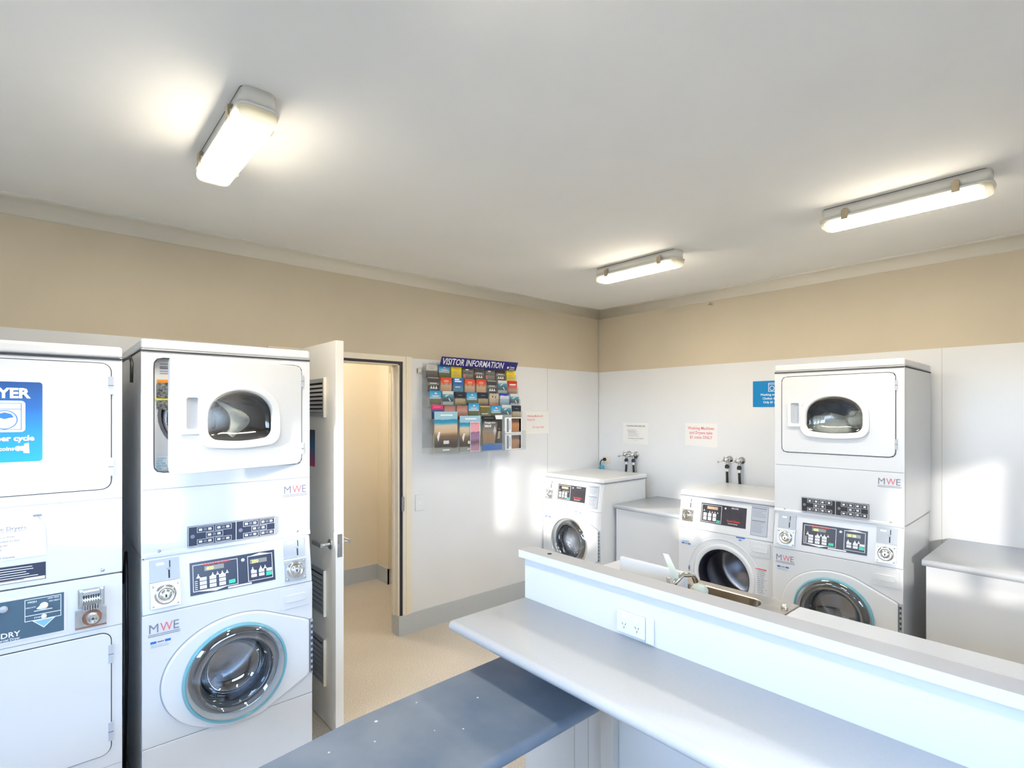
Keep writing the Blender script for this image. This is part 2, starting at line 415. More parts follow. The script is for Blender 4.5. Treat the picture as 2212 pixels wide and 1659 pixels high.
# cove skirting
struct(MB().box(0, .013, DR+.0, -.0, 0, .150, 'cove').box(0, .010, YB, DL-.0, 0, .150, 'cove').box(-.1, .013, DR-.012, DR+.0, 0, .15, 'cove'), 'baseboard_left')
struct(MB().box(.013, XR-.01, -.013, -.004, 0, .15, 'cove'), 'baseboard_back')
# door frame: jambs, black seal, architrave
b = MB()
b.box(-.1, -.0, DR-.014, DR-.0, .15, DH, 'cream'); b.box(-.1, 0, DL, DL+.014, 0, DH, 'cream'); b.box(-.1, 0, DL, DR, DH-.014, DH, 'cream')
b.box(0, .006, DR, DR+.020, .15, DH+.012, 'rubber'); b.box(0, .006, DL+.01, DR, DH-.006, DH+.012, 'rubber')
b.box(0, .016, DR+.020, DR+.098, .15, DH+.052, 'cream'); b.box(0, .016, DL-.075, DR+.020, DH+.012, DH+.052, 'cream'); b.box(0, .016, DL-.075, DL, 0, DH+.012, 'cream')
b.box(.016, .020, DR+.045, DR+.056, .15, DH+.052, 'cream')
b.box(-.06, -.045, DR-.026, DR-.014, .15, DH-.014, 'cream')
b.box(.004, .0175, DR+.010, DR+.032, .935, 1.045, 'steel')
struct(b, 'trim_4')

# corridor beyond the doorway
b = MB()
b.box(-1.48, -1.38, YB, -1.80, 0, CZ, 'corr'); b.box(-1.38, -1.14, -1.80, -1.72, 0, CZ, 'corr')
struct(b, 'wall_corridor_far')
struct(MB().box(-2.4, -.1, YB, YB+.08, 0, CZ, 'corr').box(-2.4, -.1, .02, .1, 0, CZ, 'corr').box(-2.5, -2.4, YB, .1, 0, CZ, 'corr'), 'wall_corridor_end')
struct(MB().box(-2.5, -.1, YB, .1, CZ, CZ+.05, 'ceil'), 'ceiling_corridor')
b = MB(); b.box(-1.38, -1.368, YB, -1.80, 0, .15, 'cove'); b.box(-1.38, -1.128, -1.812, -1.80, 0, .15, 'cove'); b.box(-1.14, -1.128, -1.812, -1.72, 0, .15, 'cove')
struct(b, 'baseboard_corridor')
# door in the corridor side wall, in its frame
b = MB(); b.box(-1.15, -1.120, -1.79, -1.715, .15, 2.06, 'cream'); b.box(-1.15, -1.120, -1.715, -.85, 1.99, 2.06, 'cream'); b.box(-1.15, -1.12, -.85, -.78, 0, 2.06, 'cream')
b.box(-1.14, -1.125, -1.7, -.78, 2.06, CZ, 'corr'); b.box(-1.14, -1.125, -.78, .02, 0, CZ, 'corr')
struct(b, 'trim_5')
dd = MB().box(-1.23, -1.19, -1.71, -.86, 0.01, 1.99, 'corr').build('door_2'); dd['kind'] = 'structure'
MB().tube([(-1.19, -1.62, 1.0), (-1.14, -1.62, 1.0), (-1.13, -1.55, 1.0)], .009, 'steel').lathe([(.0001, 0), (.024, 0), (.024, .008), (.0001, .008)], (-1.19, -1.62, 1.0), 'x', 'steel', 20).build('door_handle', dd)
b = MB(); b.box(-.98, -.42, -2.66, -2.54, CZ-.06, CZ, 'lampwhite')
cl = thing('corridor_light', 'white ceiling batten light in the corridor past the doorway', 'light', (0, 0, 0))  # out-of-view lamp, added so the corridor is bright enough
b.build('housing', cl); MB().box(-.95, -.45, -2.65, -2.55, CZ-.075, CZ-.06, emis('corridor_tube', (1.0, .90, .74), 90.0)).build('tube', cl)

# the open door leaf
dr = MB().box(.022, .880, -3.190, -3.147, .012, 2.052, 'doorpaint').build('door_1', None, .002)
dr['kind'] = 'structure'
def vent(x0, x1, z0, z1, dark=False):
    b = MB().frame(x0, x1, z0, z1, .022, 'vent', -3.198, .008)
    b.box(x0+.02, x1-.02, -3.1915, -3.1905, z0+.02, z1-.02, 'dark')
    n = 7; h = (z1-z0-.05)/n
    for i in range(n):
        za = z0+.025+i*h
        b.add([(x0+.02, -3.1995, za), (x1-.02, -3.1995, za), (x1-.02, -3.192, za+h*.62), (x0+.02, -3.192, za+h*.62), (x0+.02, -3.1985, za-.001), (x1-.02, -3.1985, za-.001), (x1-.02, -3.1915, za+h*.60), (x0+.02, -3.1915, za+h*.60)],
              [(0, 1, 2, 3), (4, 7, 6, 5), (0, 4, 5, 1), (2, 6, 7, 3), (0, 3, 7, 4), (1, 5, 6, 2)], 'vent')
    b.box(x1, x1+.008, -3.203, -3.190, z0-.004, z1+.004, 'cream')
    b.build('vent_grille', dr)
vent(.36, .745, 1.655, 1.862); vent(.36, .745, .588, .826); vent(.36, .745, .216, .456)
b = MB()
for sg, y in ((-1, -3.190), (1, -3.147)):
    b.lathe([(.0001, 0), (.028, 0), (.028, sg*.008), (.0001, sg*.008)], (.815, y, .985), 'y', 'steel', 24)
    b.tube([(.815, y, .985), (.815, y+sg*.052, .985)], .010, 'steel')
    b.box(.705 if sg < 0 else .700, .828, y+sg*.046, y+sg*.060, .974, .997, 'steel')
b.build('door_handle', dr, .003)
MB().box(.8795, .8815, -3.182, -3.156, .925, 1.045, 'steel').box(.8815, .889, -3.176, -3.163, .975, .995, 'steel').build('latch_plate', dr)
MB().box(.38, .600, -3.1925, -3.1905, 1.375, 1.58, banded('poster_print', [(0, (.45, .05, .12)), (.2, (.25, .05, .15)), (.5, (.03, .12, .25)), (1, (.02, .02, .05))], .3, 12)).build('poster', None)
tag(bpy.data.objects['poster'], 'dark blue and red poster on the open door below its top vent', 'poster')

# ------------------------------------------------------------------ washing machines
W = .684
def arc_logo(b, x, z, h, y=-.002):
    b.text('M', x, z, h, 'grey_print', y, sx=.95); b.text('W', x+h*.80, z, h, 'pinkred', y, sx=.80)
    b.text('E', x+h*1.62, z, h, 'grey_print', y, sx=.95)
    for i in range(2): b.box(x, x+h*2.15, y, y+.0006, z-h*.16-i*h*.13, z-h*.11-i*h*.13, 'grey_print')

def shell(b, x0, x1, yf, yb, z0, z1, m, t=.008):
    b.box(x0, x0+t, yf, yb, z0, z1, m); b.box(x1-t, x1, yf, yb, z0, z1, m); b.box(x0, x1, yb-t, yb, z0, z1, m)
    b.box(x0, x1, yf, yb, z0, z0+t, m); b.box(x0, x1, yf, yb, z1-t, z1, m)

def coin_unit(root, x0, x1, z0, z1, slope, name='coin_slot'):
    """coin slot plate over a lock plate"""
    zm = z0+(z1-z0)*.52; xc = (x0+x1)/2; b = MB()
    b.box(x0, x1, -.006, 0, zm+.004, z1, 'greyplastic'); b.box(x0, x1, -.012, 0, z0, zm-.003, 'steel')
    b.box(x0-.003, x1+.003, -.014, 0, zm-.004, zm+.003, 'plastic')
    b.box(xc+.012, xc+.018, -.0068, -.006, zm+.012, zm+.045, 'black_print')
    b.box(xc+.016, xc+.020, -.0068, -.006, zm+.055, z1-.008, 'black_print'); b.box(xc+.006, xc+.020, -.0068, -.006, zm+.047, zm+.053, 'softseam')
    b.box(xc-.03, xc-.002, -.0068, -.006, z1-.022, z1-.012, 'print')
    zc = (z0+zm)/2; r = (zm-z0)*.40
    b.lathe([(r, -.012), (r*.96, -.022), (r*.72, -.026), (r*.62, -.022), (r*.55, -.022), (r*.50, -.030), (r*.28, -.030), (.0001, -.030)], (xc, 0, zc), 'y', 'chrome', 28)
    b.box(xc-.003, xc+.003, -.0312, -.030, zc-.007, zc+.004, 'black_print')
    for sx in (x0+.009, x1-.009):
        for sz in (z0+.009, zm-.013): b.lathe([(.005, -.012), (.004, -.0155), (.0001, -.016)], (sx, 0, sz), 'y', 'chrome', 10)
    b.map(slope); return b.build(name, root)

def buttons(p, slope, x0, z0, nx, nz, w, h, gx, gz, m='print', y=-.003):
    for i in range(nx):
        for j in range(nz):
            b = MB(); b.box(x0+i*gx, x0+i*gx+w, y, y+.002, z0+j*gz, z0+j*gz+h, m)
            b.box(x0+i*gx+w*.2, x0+i*gx+w*.75, y-.0004, y, z0+j*gz+h*.42, z0+j*gz+h*.56, 'softseam'); b.map(slope); b.build('button', p)
def pict(b, x, z, h, m='print', y=-.0022):
    """small triangular person-like icon"""
    b.prism([(x-h*.5, z), (x+h*.5, z), (x+h*.12, z+h*.62), (x-h*.12, z+h*.62)], 'y', y, y+.001, m)
    b.prism(circ(x, z+h*.82, h*.16, 8), 'y', y, y+.001, m)

def stack_panel(root, x0, x1, z0, z1, slope, film, digits):
    b = MB(); w = x1-x0; h = z1-z0
    b.box(x0, x1, -.002, 0, z0, z1, film)
    xa, xb = x0+w*.03, x0+w*.54; b.frame(xa, xb, z0+h*.10, z1-h*.08, .0022, 'print', -.003)
    xc, xd = x0+w*.66, x1-w*.03; b.frame(xc, xd, z0+h*.10, z1-h*.08, .0022, 'print', -.003)
    b.prism([(xc, z1-h*.10), (xd, z1-h*.10), ((xc+xd)/2, z1-h*.02)], 'y', -.0032, -.002, 'print')
    b.prism([(xa, z0+h*.12), (xb-w*.1, z0+h*.12), (xa+w*.25, z0+h*.03)], 'y', -.0032, -.002, 'print')
    b.box(x0+w*.42, x0+w*.70, -.0034, -.002, z0+h*.02, z0+h*.07, 'print')
    b.text('Speed Queen', x0+w*.15, z1-h*.135, h*.11, 'red', -.0042, sx=1.25, bold=1)
    b.box(x0+w*.16, x0+w*.38, -.003, -.002, z1-h*.31, z1-h*.17, 'lcd'); b.text(digits[0], x0+w*.18, z1-h*.29, h*.14, 'lcd_on', -.0036, bold=1)
    b.box(x0+w*.69, x0+w*.90, -.003, -.002, z1-h*.34, z1-h*.20, 'lcd'); b.text(digits[1], x0+w*.71, z1-h*.32, h*.14, 'lcd_on', -.0036, bold=1)
    b.lathe([(.0001, -.0035), (h*.055, -.0035), (h*.055, -.002)], (x0+w*.605, 0, z1-h*.17), 'y', 'print', 16)
    pict(b, x0+w*.09, z1-h*.50, h*.13); pict(b, x0+w*.72, z1-h*.58, h*.13)
    for k in range(4): pict(b, x0+w*(.25+.055*k), z1-h*.49, h*.10)
    for k in range(2): pict(b, x0+w*(.82+.055*k), z1-h*.56, h*.11)
    for k in range(5): b.box(x0+w*.05, x0+w*.08, -.0028, -.002, z0+h*(.16+.06*k), z0+h*(.18+.06*k), 'print')
    b.map(slope); p = b.build('control_panel', root)
    buttons(p, slope, x0+w*.105, z0+h*.16, 3, 3, w*.075, h*.10, w*.108, h*.125); buttons(p, slope, x0+w*.70, z0+h*.22, 3, 2, w*.068, h*.095, w*.095, h*.12)
    for a, c, d, q in ((.43, .505, .17, .28), (.885, .958, .20, .32)):
        MB().box(x0+w*a, x0+w*c, -.0055, -.002, z0+h*d, z0+h*q, 'green').map(slope).build('button', p)['label'] = 'green start button'

def single_panel(root, x0, x1, z0, z1, slope):
    b = MB(); w = x1-x0; h = z1-z0
    b.box(x0, x1, -.002, 0, z0, z1, 'panel2'); b.frame(x0+w*.02, x0+w*.47, z0+h*.05, z1-h*.06, .0025, 'print', -.003)
    b.box(x0+w*.14, x0+w*.38, -.003, -.002, z1-h*.28, z1-h*.14, mat('amber_display', (.62, .46, .30), .3) if 'amber' not in M else M['amber'])
    for k in range(4): pict(b, x0+w*(.20+.06*k), z1-h*.46, h*.08)
    pict(b, x0+w*.07, z1-h*.40, h*.08)
    b.prism(circ(x0+w*.55, z1-h*.14, h*.05, 12), 'y', -.0032, -.002, 'print')
    b.text('DELUXE', x0+w*.68, z1-h*.12, h*.10, 'print', -.0034, bold=1)
    b.text('Speed Queen', x0+w*.60, z0+h*.22, h*.13, 'red', -.0034, sx=.95, bold=1.5); b.text('Commercial Laundry', x0+w*.62, z0+h*.11, h*.075, 'print', -.0034, sx=.8, bold=1)
    b.map(slope); p = b.build('control_panel', root)
    buttons(p, slope, x0+w*.06, z0+h*.14, 3, 2, w*.075, h*.17, w*.108, h*.20)
    MB().box(x0+w*.37, x0+w*.445, -.005, -.002, z0+h*.09, z0+h*.20, 'green').map(slope).build('button', p)['label'] = 'green start button'
    l = MB(); a0, a1, c0, c1 = W-.150, W-.040, z0-.032, z1+.024
    l.box(a0, a1, -.0015, 0, c0, c1, 'greyplastic').frame(a0, a1, c0, c1, .002, 'grey_print', -.0025)
    l.box(a0+.006, a1-.012, -.0022, -.0015, c1-.016, c1-.010, 'grey_print'); l.lines(a0+.008, a1-.012, c1-.026, 5, .010, 'grey_print', -.0022, .002)
    l.box(a0+.006, a1-.016, -.0022, -.0015, c1-.098, c1-.092, 'grey_print'); l.lines(a0+.008, a1-.020, c1-.106, 7, .010, 'grey_print', -.0022, .002)
    l.map(slope); l.build('instruction_label', root)

def washer_lower(root, cz, ztop, film, kind, dz=0.0, door=True, logo=True, digits=('400', '28 28')):
    """front-loading washer part: console, lower front with round door opening, drum"""
    zb = .84+dz; yl = -.035; zt = ztop
    if kind == 'single': zb = .832
    def slope(v, z0=zb, z1=zt): return (v[0], v[1]+yl*(1-(v[2]-z0)/(z1-z0)), v[2])
    b = MB(); shell(b, .004, W-.004, -.002, .62 if kind == 'single' else .68, .03, zt, 'enamel')
    b.box(.03, W-.03, .02, .60, 0, .03, 'seam')
    b.build('cabinet', root, .002)
    # console
    c = MB(); c.prism([(yl, zb), (0, zt), (.03, zt), (.03, zb)], 'x', .001, W-.001, 'enamel'); c.build('console', root, .004)
    # lower front panel with the round opening, and kick panel
    cx = .345; zk = .30+dz
    f = MB(); f.plate([(.0, zk), (W, zk), (W, zb-.003), (.0, zb-.003)], circ(cx, cz, .185), (cx, cz), yl, yl+.02, 'enamel')
    f.box(0, W, yl, yl+.02, .03, zk-.003, 'enamel'); f.box(.004, W-.004, yl+.004, yl+.02, zk-.004, zk+.001, 'softseam'); f.box(.004, W-.004, yl+.004, yl+.02, zb-.004, zb+.001, 'softseam')
    f.box(.002, .012, yl+.02, .0, .03, zb, 'enamel'); f.box(W-.012, W-.002, yl+.02, .0, .03, zb, 'enamel')
    f.build('front_panel', root, .003)
    # drawer front
    d = MB(); x0 = W-.150; z0 = zb-.110
    d.prism(rrect(x0, x0+.135, z0, z0+.095, .008), 'y', yl-.004, yl, 'enamel'); d.prism(rrect(x0+.018, x0+.118, z0+.030, z0+.066, .010), 'y', yl-.010, yl-.004, 'enamel')
    d.build('detergent_drawer', root, .003)
    # drum and gasket
    g = MB(); g.lathe([(.187, yl-.001), (.182, yl+.01), (.170, yl+.03), (.178, yl+.055), (.160, yl+.075), (.196, yl+.09)], (cx, 0, cz), 'y', 'rubber' if kind == 'single' else 'gasket', 64); g.build('gasket', root)
    dm = MB(); dm.lathe([(.19, yl+.085), (.235, yl+.10), (.235, yl+.40), (.20, yl+.43), (.10, yl+.41), (.0001, yl+.40)], (cx, 0, cz), 'y', 'drum', 64)
    for k in range(3):
        a = k*2*PI/3+.35; u = Vector((math.cos(a), 0, math.sin(a))); s2 = Vector((-math.sin(a), 0, math.cos(a))); C0 = Vector((cx, 0, cz))
        pts = [(.235, -.055), (.175, -.018), (.165, 0), (.175, .018), (.235, .055)]
        v = []
        for yy, tw in ((yl+.11, 0), (yl+.39, .12)):
            for r, q in pts:
                p = C0+u*r+s2*(q+tw*.4); v.append((p.x, yy, p.z))
        dm.add(v, [(i, i+1, i+6, i+5) for i in range(4)]+[(4, 3, 2, 1, 0), (5, 6, 7, 8, 9)], 'drum', True)
    dm.build('drum', root)
    if door:
        hull = [(W-.020, cz-.115), (W-.020, cz+.145)]
        el = [(cx+.012+.295*math.cos(a), cz+.010+.240*math.sin(a)) for a in [math.radians(t) for t in range(70, 291, 5)]]
        poly = hull+el
        dd = MB(); dd.plate(poly, circ(cx, cz, .206), (cx, cz), yl-.018, yl-.001, 'plastic', 120)
        dp = dd.build('door', root, .007, 3)
        MB().plate([(p[0]+(p[0]-cx)*.012, p[1]+(p[1]-cz)*.012) for p in poly], [(p[0]-(p[0]-cx)*.01, p[1]-(p[1]-cz)*.01) for p in poly], (cx, cz), yl-.0012, yl, 'softseam', 120).build('door_seal', dp)
        r = MB(); r.lathe([(.209, yl-.016), (.210, yl-.030), (.206, yl-.038), (.200, yl-.036), (.199, yl-.020)], (cx, 0, cz), 'y', 'tealtrim' if kind != 'single' else 'chrome', 96); r.build('door_ring', dp)
        gl = MB(); gl.lathe([(.201, yl-.033), (.196, yl-.040), (.180, yl-.050), (.165, yl-.052), (.150, yl-.046), (.138, yl-.010), (.132, yl+.06), (.118, yl+.085), (.07, yl+.10), (.0001, yl+.105)], (cx, 0, cz), 'y', 'bowl', 72); gl.build('door_glass', dp)
        h = MB(); h.box(W-.014, W-.004, yl-.016, yl-.002, cz-.115, cz+.145, 'softseam')
        for k in range(9): h.box(W-.013, W-.005, yl-.018, yl-.016, cz-.105+k*.028, cz-.092+k*.028, 'seam')
        h.build('hinge', dp)
    else:
        rg = MB(); rg.lathe([(.222, yl-.001), (.220, yl-.007), (.205, yl-.007), (.188, yl-.002)], (cx, 0, cz), 'y', 'plastic', 72)
        rg.lathe([(.262, yl-.0005), (.259, yl-.004), (.256, yl-.0005)], (cx, 0, cz), 'y', 'plastic', 72)
        rg.box(.083, .097, yl-.004, yl, cz-.015, cz+.025, 'softseam'); rg.box(.087, .093, yl-.005, yl-.004, cz-.004, cz+.014, 'black_print')
        for q in (cz+.045, cz-.035): rg.disc((.090, yl-.0015, q), .003, 'y', 'seam', 10)
        for q in (.13, .04, -.045, -.13): rg.disc((W-.045, yl-.0015, cz+.01+q*.72), .0025, 'y', 'seam', 10)
        rg.build('door_surround', root)
    s = MB()
    if logo: arc_logo(s, .020, zb-.078, .052, yl-.0015); s.build('logo_sticker', root); s = MB()
    s.box(.028, .048, yl-.0015, yl, zb-.122, zb-.113, 'blue_print'); s.box(.078, .098, yl-.0015, yl, zb-.122, zb-.113, 'blue_print'); s.box(.052, .074, yl-.0012, yl, zb-.120, zb-.115, 'grey_print')
    if logo: s.lines(.030, .095, zb-.128, 2, .007, 'greyplastic', yl-.001, .003)
    s.build('blue_sticker', root)
    if kind == 'stack':
        coin_unit(root, .028, .132, .862+dz, 1.050+dz, slope); coin_unit(root, .556, .652, .862+dz, 1.050+dz, slope)
        stack_panel(root, .170, .514, .880+dz, 1.015+dz, slope, film, digits)
    else:
        coin_unit(root, .030, .118, .880, 1.048, slope); single_panel(root, .172, .500, .890, 1.025, slope)
    return slope

def dryer_top(root, ztop, zs, zsplit, open_deg=0, load=None, sticker=True):
    """tumble dryer: cap, door with an arched window, lower apron"""
    zc = ztop-.046
    b = MB(); shell(b, 0, W, .0, .70, zsplit+.002, ztop-.04, 'enamel'); b.build('cabinet', root, .002)
    t = MB(); t.box(-.001, W+.001, -.004, .70, zc+.002, ztop, 'enamel'); t.build('lid', root, .012, 4)
    MB().box(.001, W-.001, -.0052, .70, zc-.006, zc+.001, 'seam').box(-.0015, W+.0015, .0, .70, zc-.006, zc+.001, 'seam').build('lid_seam', root)
    x0, x1, z0, z1 = .043, .645, ztop-.552, ztop-.075
    f = MB(); f.plate([(0, zs), (W, zs), (W, zc-.002), (0, zc-.002)], rrect(x0, x1, z0, z1, .028), ((x0+x1)/2, (z0+z1)/2), -.002, .014, 'enamel')
    # apron, leaning out a little at the foot
    f.prism([(-.002, zs-.003), (.014, zs-.003), (.014, zsplit), (-.010, zsplit), (-.010, zsplit+.012), (-.004, zsplit+.020)], 'x', 0, W, 'enamel')
    f.box(.003, W-.003, .0, .014, zs-.004, zs+.001, 'softseam')
    for sx in (.062, W-.062): f.lathe([(.007, -.0035), (.005, -.009), (.0001, -.010)], (sx, 0, zsplit+.022), 'y', 'steel', 12)
    f.build('front_panel', root, .0025)
    MB().plate(rrect(x0-.0005, x1+.0005, z0-.0005, z1+.0005, .0285), rrect(x0+.0035, x1-.0035, z0+.0035, z1-.0035, .0255), ((x0+x1)/2, (z0+z1)/2), -.0032, -.0020, 'seam', 120).build('door_gap', root)
    # recessed bulkhead with the drum mouth
    cxm, czm = .345, (z0+z1)/2
    k = MB(); k.plate([(x0-.012, z0-.012), (x1+.012, z0-.012), (x1+.012, z1+.012), (x0-.012, z1+.012)], circ(cxm, czm, .272, rz=.200), (cxm, czm), .030, .040, 'enamel')
    k.plate(circ(cxm, czm, .284, rz=.210), circ(cxm, czm, .272, rz=.200), (cxm, czm), .0285, .030, 'gasket', 64)
    k.build('bulkhead', root)
    dm = MB(); dm.lathe([(.25, .042), (.30, .06), (.30, .60), (.0001, .60)], (cxm, 0, czm-.02), 'y', 'drum', 48); dm.map(lambda v: (cxm+(v[0]-cxm), v[1], czm+(v[2]-czm)*.84))
    for q in (0.6, 2.7, 4.8):
        px, pz = cxm+.24*math.cos(q), czm+.19*math.sin(q); dm.tube([(px, .07, pz), (px, .58, pz)], .028, 'drum', 8)
    dm.build('drum', root)
    if open_deg:
        L = MB(); L.prism(rrect(x0+.014, x0+.19, z0+.31, z0+.375, .006), 'y', .028, .030, 'blacklabel')
        L.box(x0+.016, x0+.19, .0270, .030, z0+.375, z0+.388, 'orange'); L.box(x0+.010, x0+.19, .0270, .030, z0+.302, z0+.309, 'yellow'); L.prism(rrect(x0+.014, x0+.10, z0+.262, z0+.300, .006), 'y', .028, .030, 'blacklabel')
        L.build('warning_label', root); L = MB(); L.lines(x0+.026, x0+.080, z0+.455, 5, .010, 'grey_print', .029, .003); L.box(x0+.026, x0+.07, .0285, .030, z0+.432, z0+.440, 'grey_print')
        L.build('rating_label', root); L = MB(); L.prism(rrect(x0+.010, x0+.090, z0+.008, z0+.066, .010), 'y', .0288, .030, 'paper')
        for i, s in enumerate(('CLEAN', 'LINT', 'FILTER', 'BEFORE', 'USE')): L.text(s, x0+.014, z0+.054-i*.0108, .011, 'cyan_print', .028, bold=.6)
        L.box(x0+.052, x0+.080, .0278, .030, z0+.012, z0+.018, 'cyan_print'); L.build('lint_label', root)
    # door
    dp = MB(); wx0, wx1, wz0, wz1 = .188, .488, ztop-.418, ztop-.207; wc = ((wx0+wx1)/2, (wz0+wz1)/2-.01)
    hx = x1-.003
    def dloc(v): return (v[0]-hx, v[1], v[2])
    dp.plate(rrect(x0+.003, x1-.003, z0+.003, z1-.003, .026), dshape(wx0, wx1, wz0, wz1), wc, -.006, .012, 'enamel', 120); dp.map(dloc)
    pv = dp.build('door', root, .003, 2, loc=(hx, 0, 0), rot=(0, 0, math.radians(open_deg)))
    g = MB(); g.prism(rrect(x0-.001, x1+.001, z0-.001, z1+.001, .029), 'y', .0125, .0130, 'seam') if not open_deg else g.box(x0, x0+.001, .0128, .013, z0, z0+.001, 'seam')
    if not open_deg: g = MB(); g.plate(rrect(x0-.001, x1+.001, z0-.001, z1+.001, .029), rrect(x0+.008, x1-.008, z0+.008, z1-.008, .02), ((x0+x1)/2, czm), .008, .0125, 'seam', 120); g.map(dloc); g.build('door_seal', pv)
    fr = MB(); fr.plate(dshape(wx0-.034, wx1+.034, wz0-.034, wz1+.032, .06), dshape(wx0, wx1, wz0, wz1), wc, -.018, -.005, 'plastic', 120, 'plastic'); fr.map(dloc); fr.build('window_frame', pv, .009, 4)
    gl = MB()
    ds = dshape(wx0-.002, wx1+.002, wz0-.002, wz1+.002); rings = []
    for s_, yy in ((1, -.004), (.93, .010), (.75, .018), (.4, .022)): rings.append([(wc[0]+(p[0]-wc[0])*s_, yy, wc[1]+(p[1]-wc[1])*s_) for p in ds])
    nn = len(ds); vv = [p for r in rings for p in r]
    gl.add(vv, [(j*nn+i, j*nn+(i+1) % nn, (j+1)*nn+(i+1) % nn, (j+1)*nn+i) for j in range(3) for i in range(nn)]+[tuple(3*nn+i for i in range(nn))], 'bowl_cloudy', True)
    gl.map(dloc); gl.build('window', pv)
    hd = MB(); px0, px1, pz0, pz1 = .090, .160, wz0+.035, wz0+.190
    hd.plate(rrect(px0-.006, px1+.006, pz0-.006, pz1+.006, .012), rrect(px0+.012, px1-.010, pz0+.014, pz1-.014, .008), ((px0+px1)/2, (pz0+pz1)/2), -.016, -.005, 'plastic', 64)
    hd.prism([(px0+.010, -.015), (px0+.034, -.0065), (px1-.008, -.0065), (px1-.008, -.0060), (px0+.010, -.0060)], 'z', pz0+.012, pz1-.012, 'greyplastic')
    hd.map(dloc); hd.build('handle', pv, .003, 3)
    for i, hz in enumerate((z1-.075, z0+.075)):
        MB().box(x1-.004, x1+.008, -.008, .002, hz-.028, hz+.028, 'greyplastic').box(x1-.004, x1+.008, -.009, -.008, hz-.001, hz+.001, 'seam').build('hinge', root, .001)
    if load == 'laundry':
        l = MB(); blob(l, (wc[0]-.05, .12, wc[1]-.085), (.13, .07, .085), 'towel', 3); blob(l, (wc[0]+.10, .10, wc[1]-.02), (.07, .05, .045), 'towel', 5)
        lo = l.build('towel'); lo.parent = None
        d2 = MB(); blob(d2, (wc[0], .30, wc[1]+.02), (.22, .08, .13), 'clothes', 9); d2o = d2.build('laundry')
        for o in (lo, d2o): o.location = root.location; o.rotation_euler = root.rotation_euler
        tag(lo, 'crumpled pale towel behind the dryer window of the stack against the back wall', 'towel'); tag(d2o, 'dark clothes piled behind the pale towel in the dryer', 'clothes')
    if load == 'sheet':  # pale strip modelled in place of a reflection on the drum baffle
        l = MB()
        P = [Vector((wc[0]-.06+.07*math.sin(t*1.1)+.03*t, .10, wc[1]+.085-.055*t)) for t in [i*.28 for i in range(12)]]
        v = []
        for i, p in enumerate(P): wd = .012+.03*math.sin(PI*min(1, i/11+.08)); v += [p+Vector((-wd, .01*math.sin(i), .01)), p+Vector((wd, -.01, -.01)), p+Vector((wd, .02, -.01)), p+Vector((-wd, .03, .01))]
        l.add(v, [(4*i+a, 4*i+(a+1) % 4, 4*i+4+(a+1) % 4, 4*i+4+a) for i in range(len(P)-1) for a in range(4)], 'towel', True)
        lo = l.build('cloth_strap'); lo.location = root.location; lo.rotation_euler = root.rotation_euler
        tag(lo, 'pale twisted cloth strip inside the dryer with its door ajar', 'cloth')
    if sticker:
        s = MB(); sx0, sx1, sz0, sz1 = .163, .518, zsplit+.022, zsplit+.108
        s.box(sx0, sx1, -.0135, -.0035, sz0, sz1, 'panel' if sticker == 'navy' else 'black_print'); s.frame(sx0+.001, sx1-.001, sz0+.001, sz1-.001, .0015, 'print', -.0145, .001)
        w = sx1-sx0; h = sz1-sz0; s.box(sx0+w*.525, sx0+w*.531, -.0145, -.0135, sz0, sz1, 'print')
        for ox in (0, .53):
            for (a, c, q, r) in ((.10, .285, .66, .92), (.305, .49, .66, .92), (.20, .39, .36, .62), (.10, .285, .07, .32), (.305, .49, .07, .32)):
                s.frame(sx0+w*(ox+a)*.97, sx0+w*(ox+c)*.97, sz0+h*q, sz0+h*r, .0012, 'print', -.0145, .001)
                n = 3
                for i in range(n):
                    u = sx0+w*(ox+a+.02+(c-a-.03)*i/n)*.97; s.box(u, u+w*.035, -.0145, -.0135, sz0+h*(q+.08), sz0+h*(r-.07), 'print' if i != 1 else 'grey_print')
            s.prism(circ(sx0+w*(ox+.05), sz0+h*.5, h*.10, 8), 'y', -.0145, -.0135, 'grey_print')
        s.build('instruction_strip', root)
    s = MB(); arc_logo(s, W-.126, zs-.072, .052, -.0032); s.build('logo_sticker', root)

def blob(b, c, r, m, seed, n=14, k=22):
    rnd = random.Random(seed); ph = [rnd.random()*6 for _ in range(6)]; v = []
    for i in range(n+1):
        th = PI*i/n
        for j in range(k):
            p = 2*PI*j/k; q = 1+.16*math.sin(3*p+ph[0]+2*th)+.10*math.sin(5*p+ph[1]-3*th)+.08*math.sin(7*th+ph[2])
            v.append((c[0]+r[0]*q*math.sin(th)*math.cos(p), c[1]+r[1]*q*math.sin(th)*math.sin(p), c[2]+r[2]*q*math.cos(th)))
    b.add(v, [(i*k+j, i*k+(j+1) % k, (i+1)*k+(j+1) % k, (i+1)*k+j) for i in range(n) for j in range(k)], m, True)

# stack beside the open door (on the left wall)
r1 = thing('stacked_washer_dryer', 'white dryer on a washer beside the open door, dryer door ajar', 'washing machine', (.930, -4.028, 0), A90)
washer_lower(r1, .535, 1.083, 'panel', 'stack', dz=.020, digits=('400', '200')); dryer_top(r1, 1.980, 1.362, 1.083, open_deg=17, load='sheet', sticker='navy')
# stack against the back wall
r2 = thing('stacked_washer_dryer', 'white dryer on a washer against the back wall, laundry in its window', 'washing machine', (2.102, -.800, 0), math.radians(1.2))
washer_lower(r2, .490, 1.046, 'panel2', 'stack', dz=-.017, digits=('400', '28 28')); dryer_top(r2, 1.978, 1.346, 1.046, load='laundry', sticker='black')
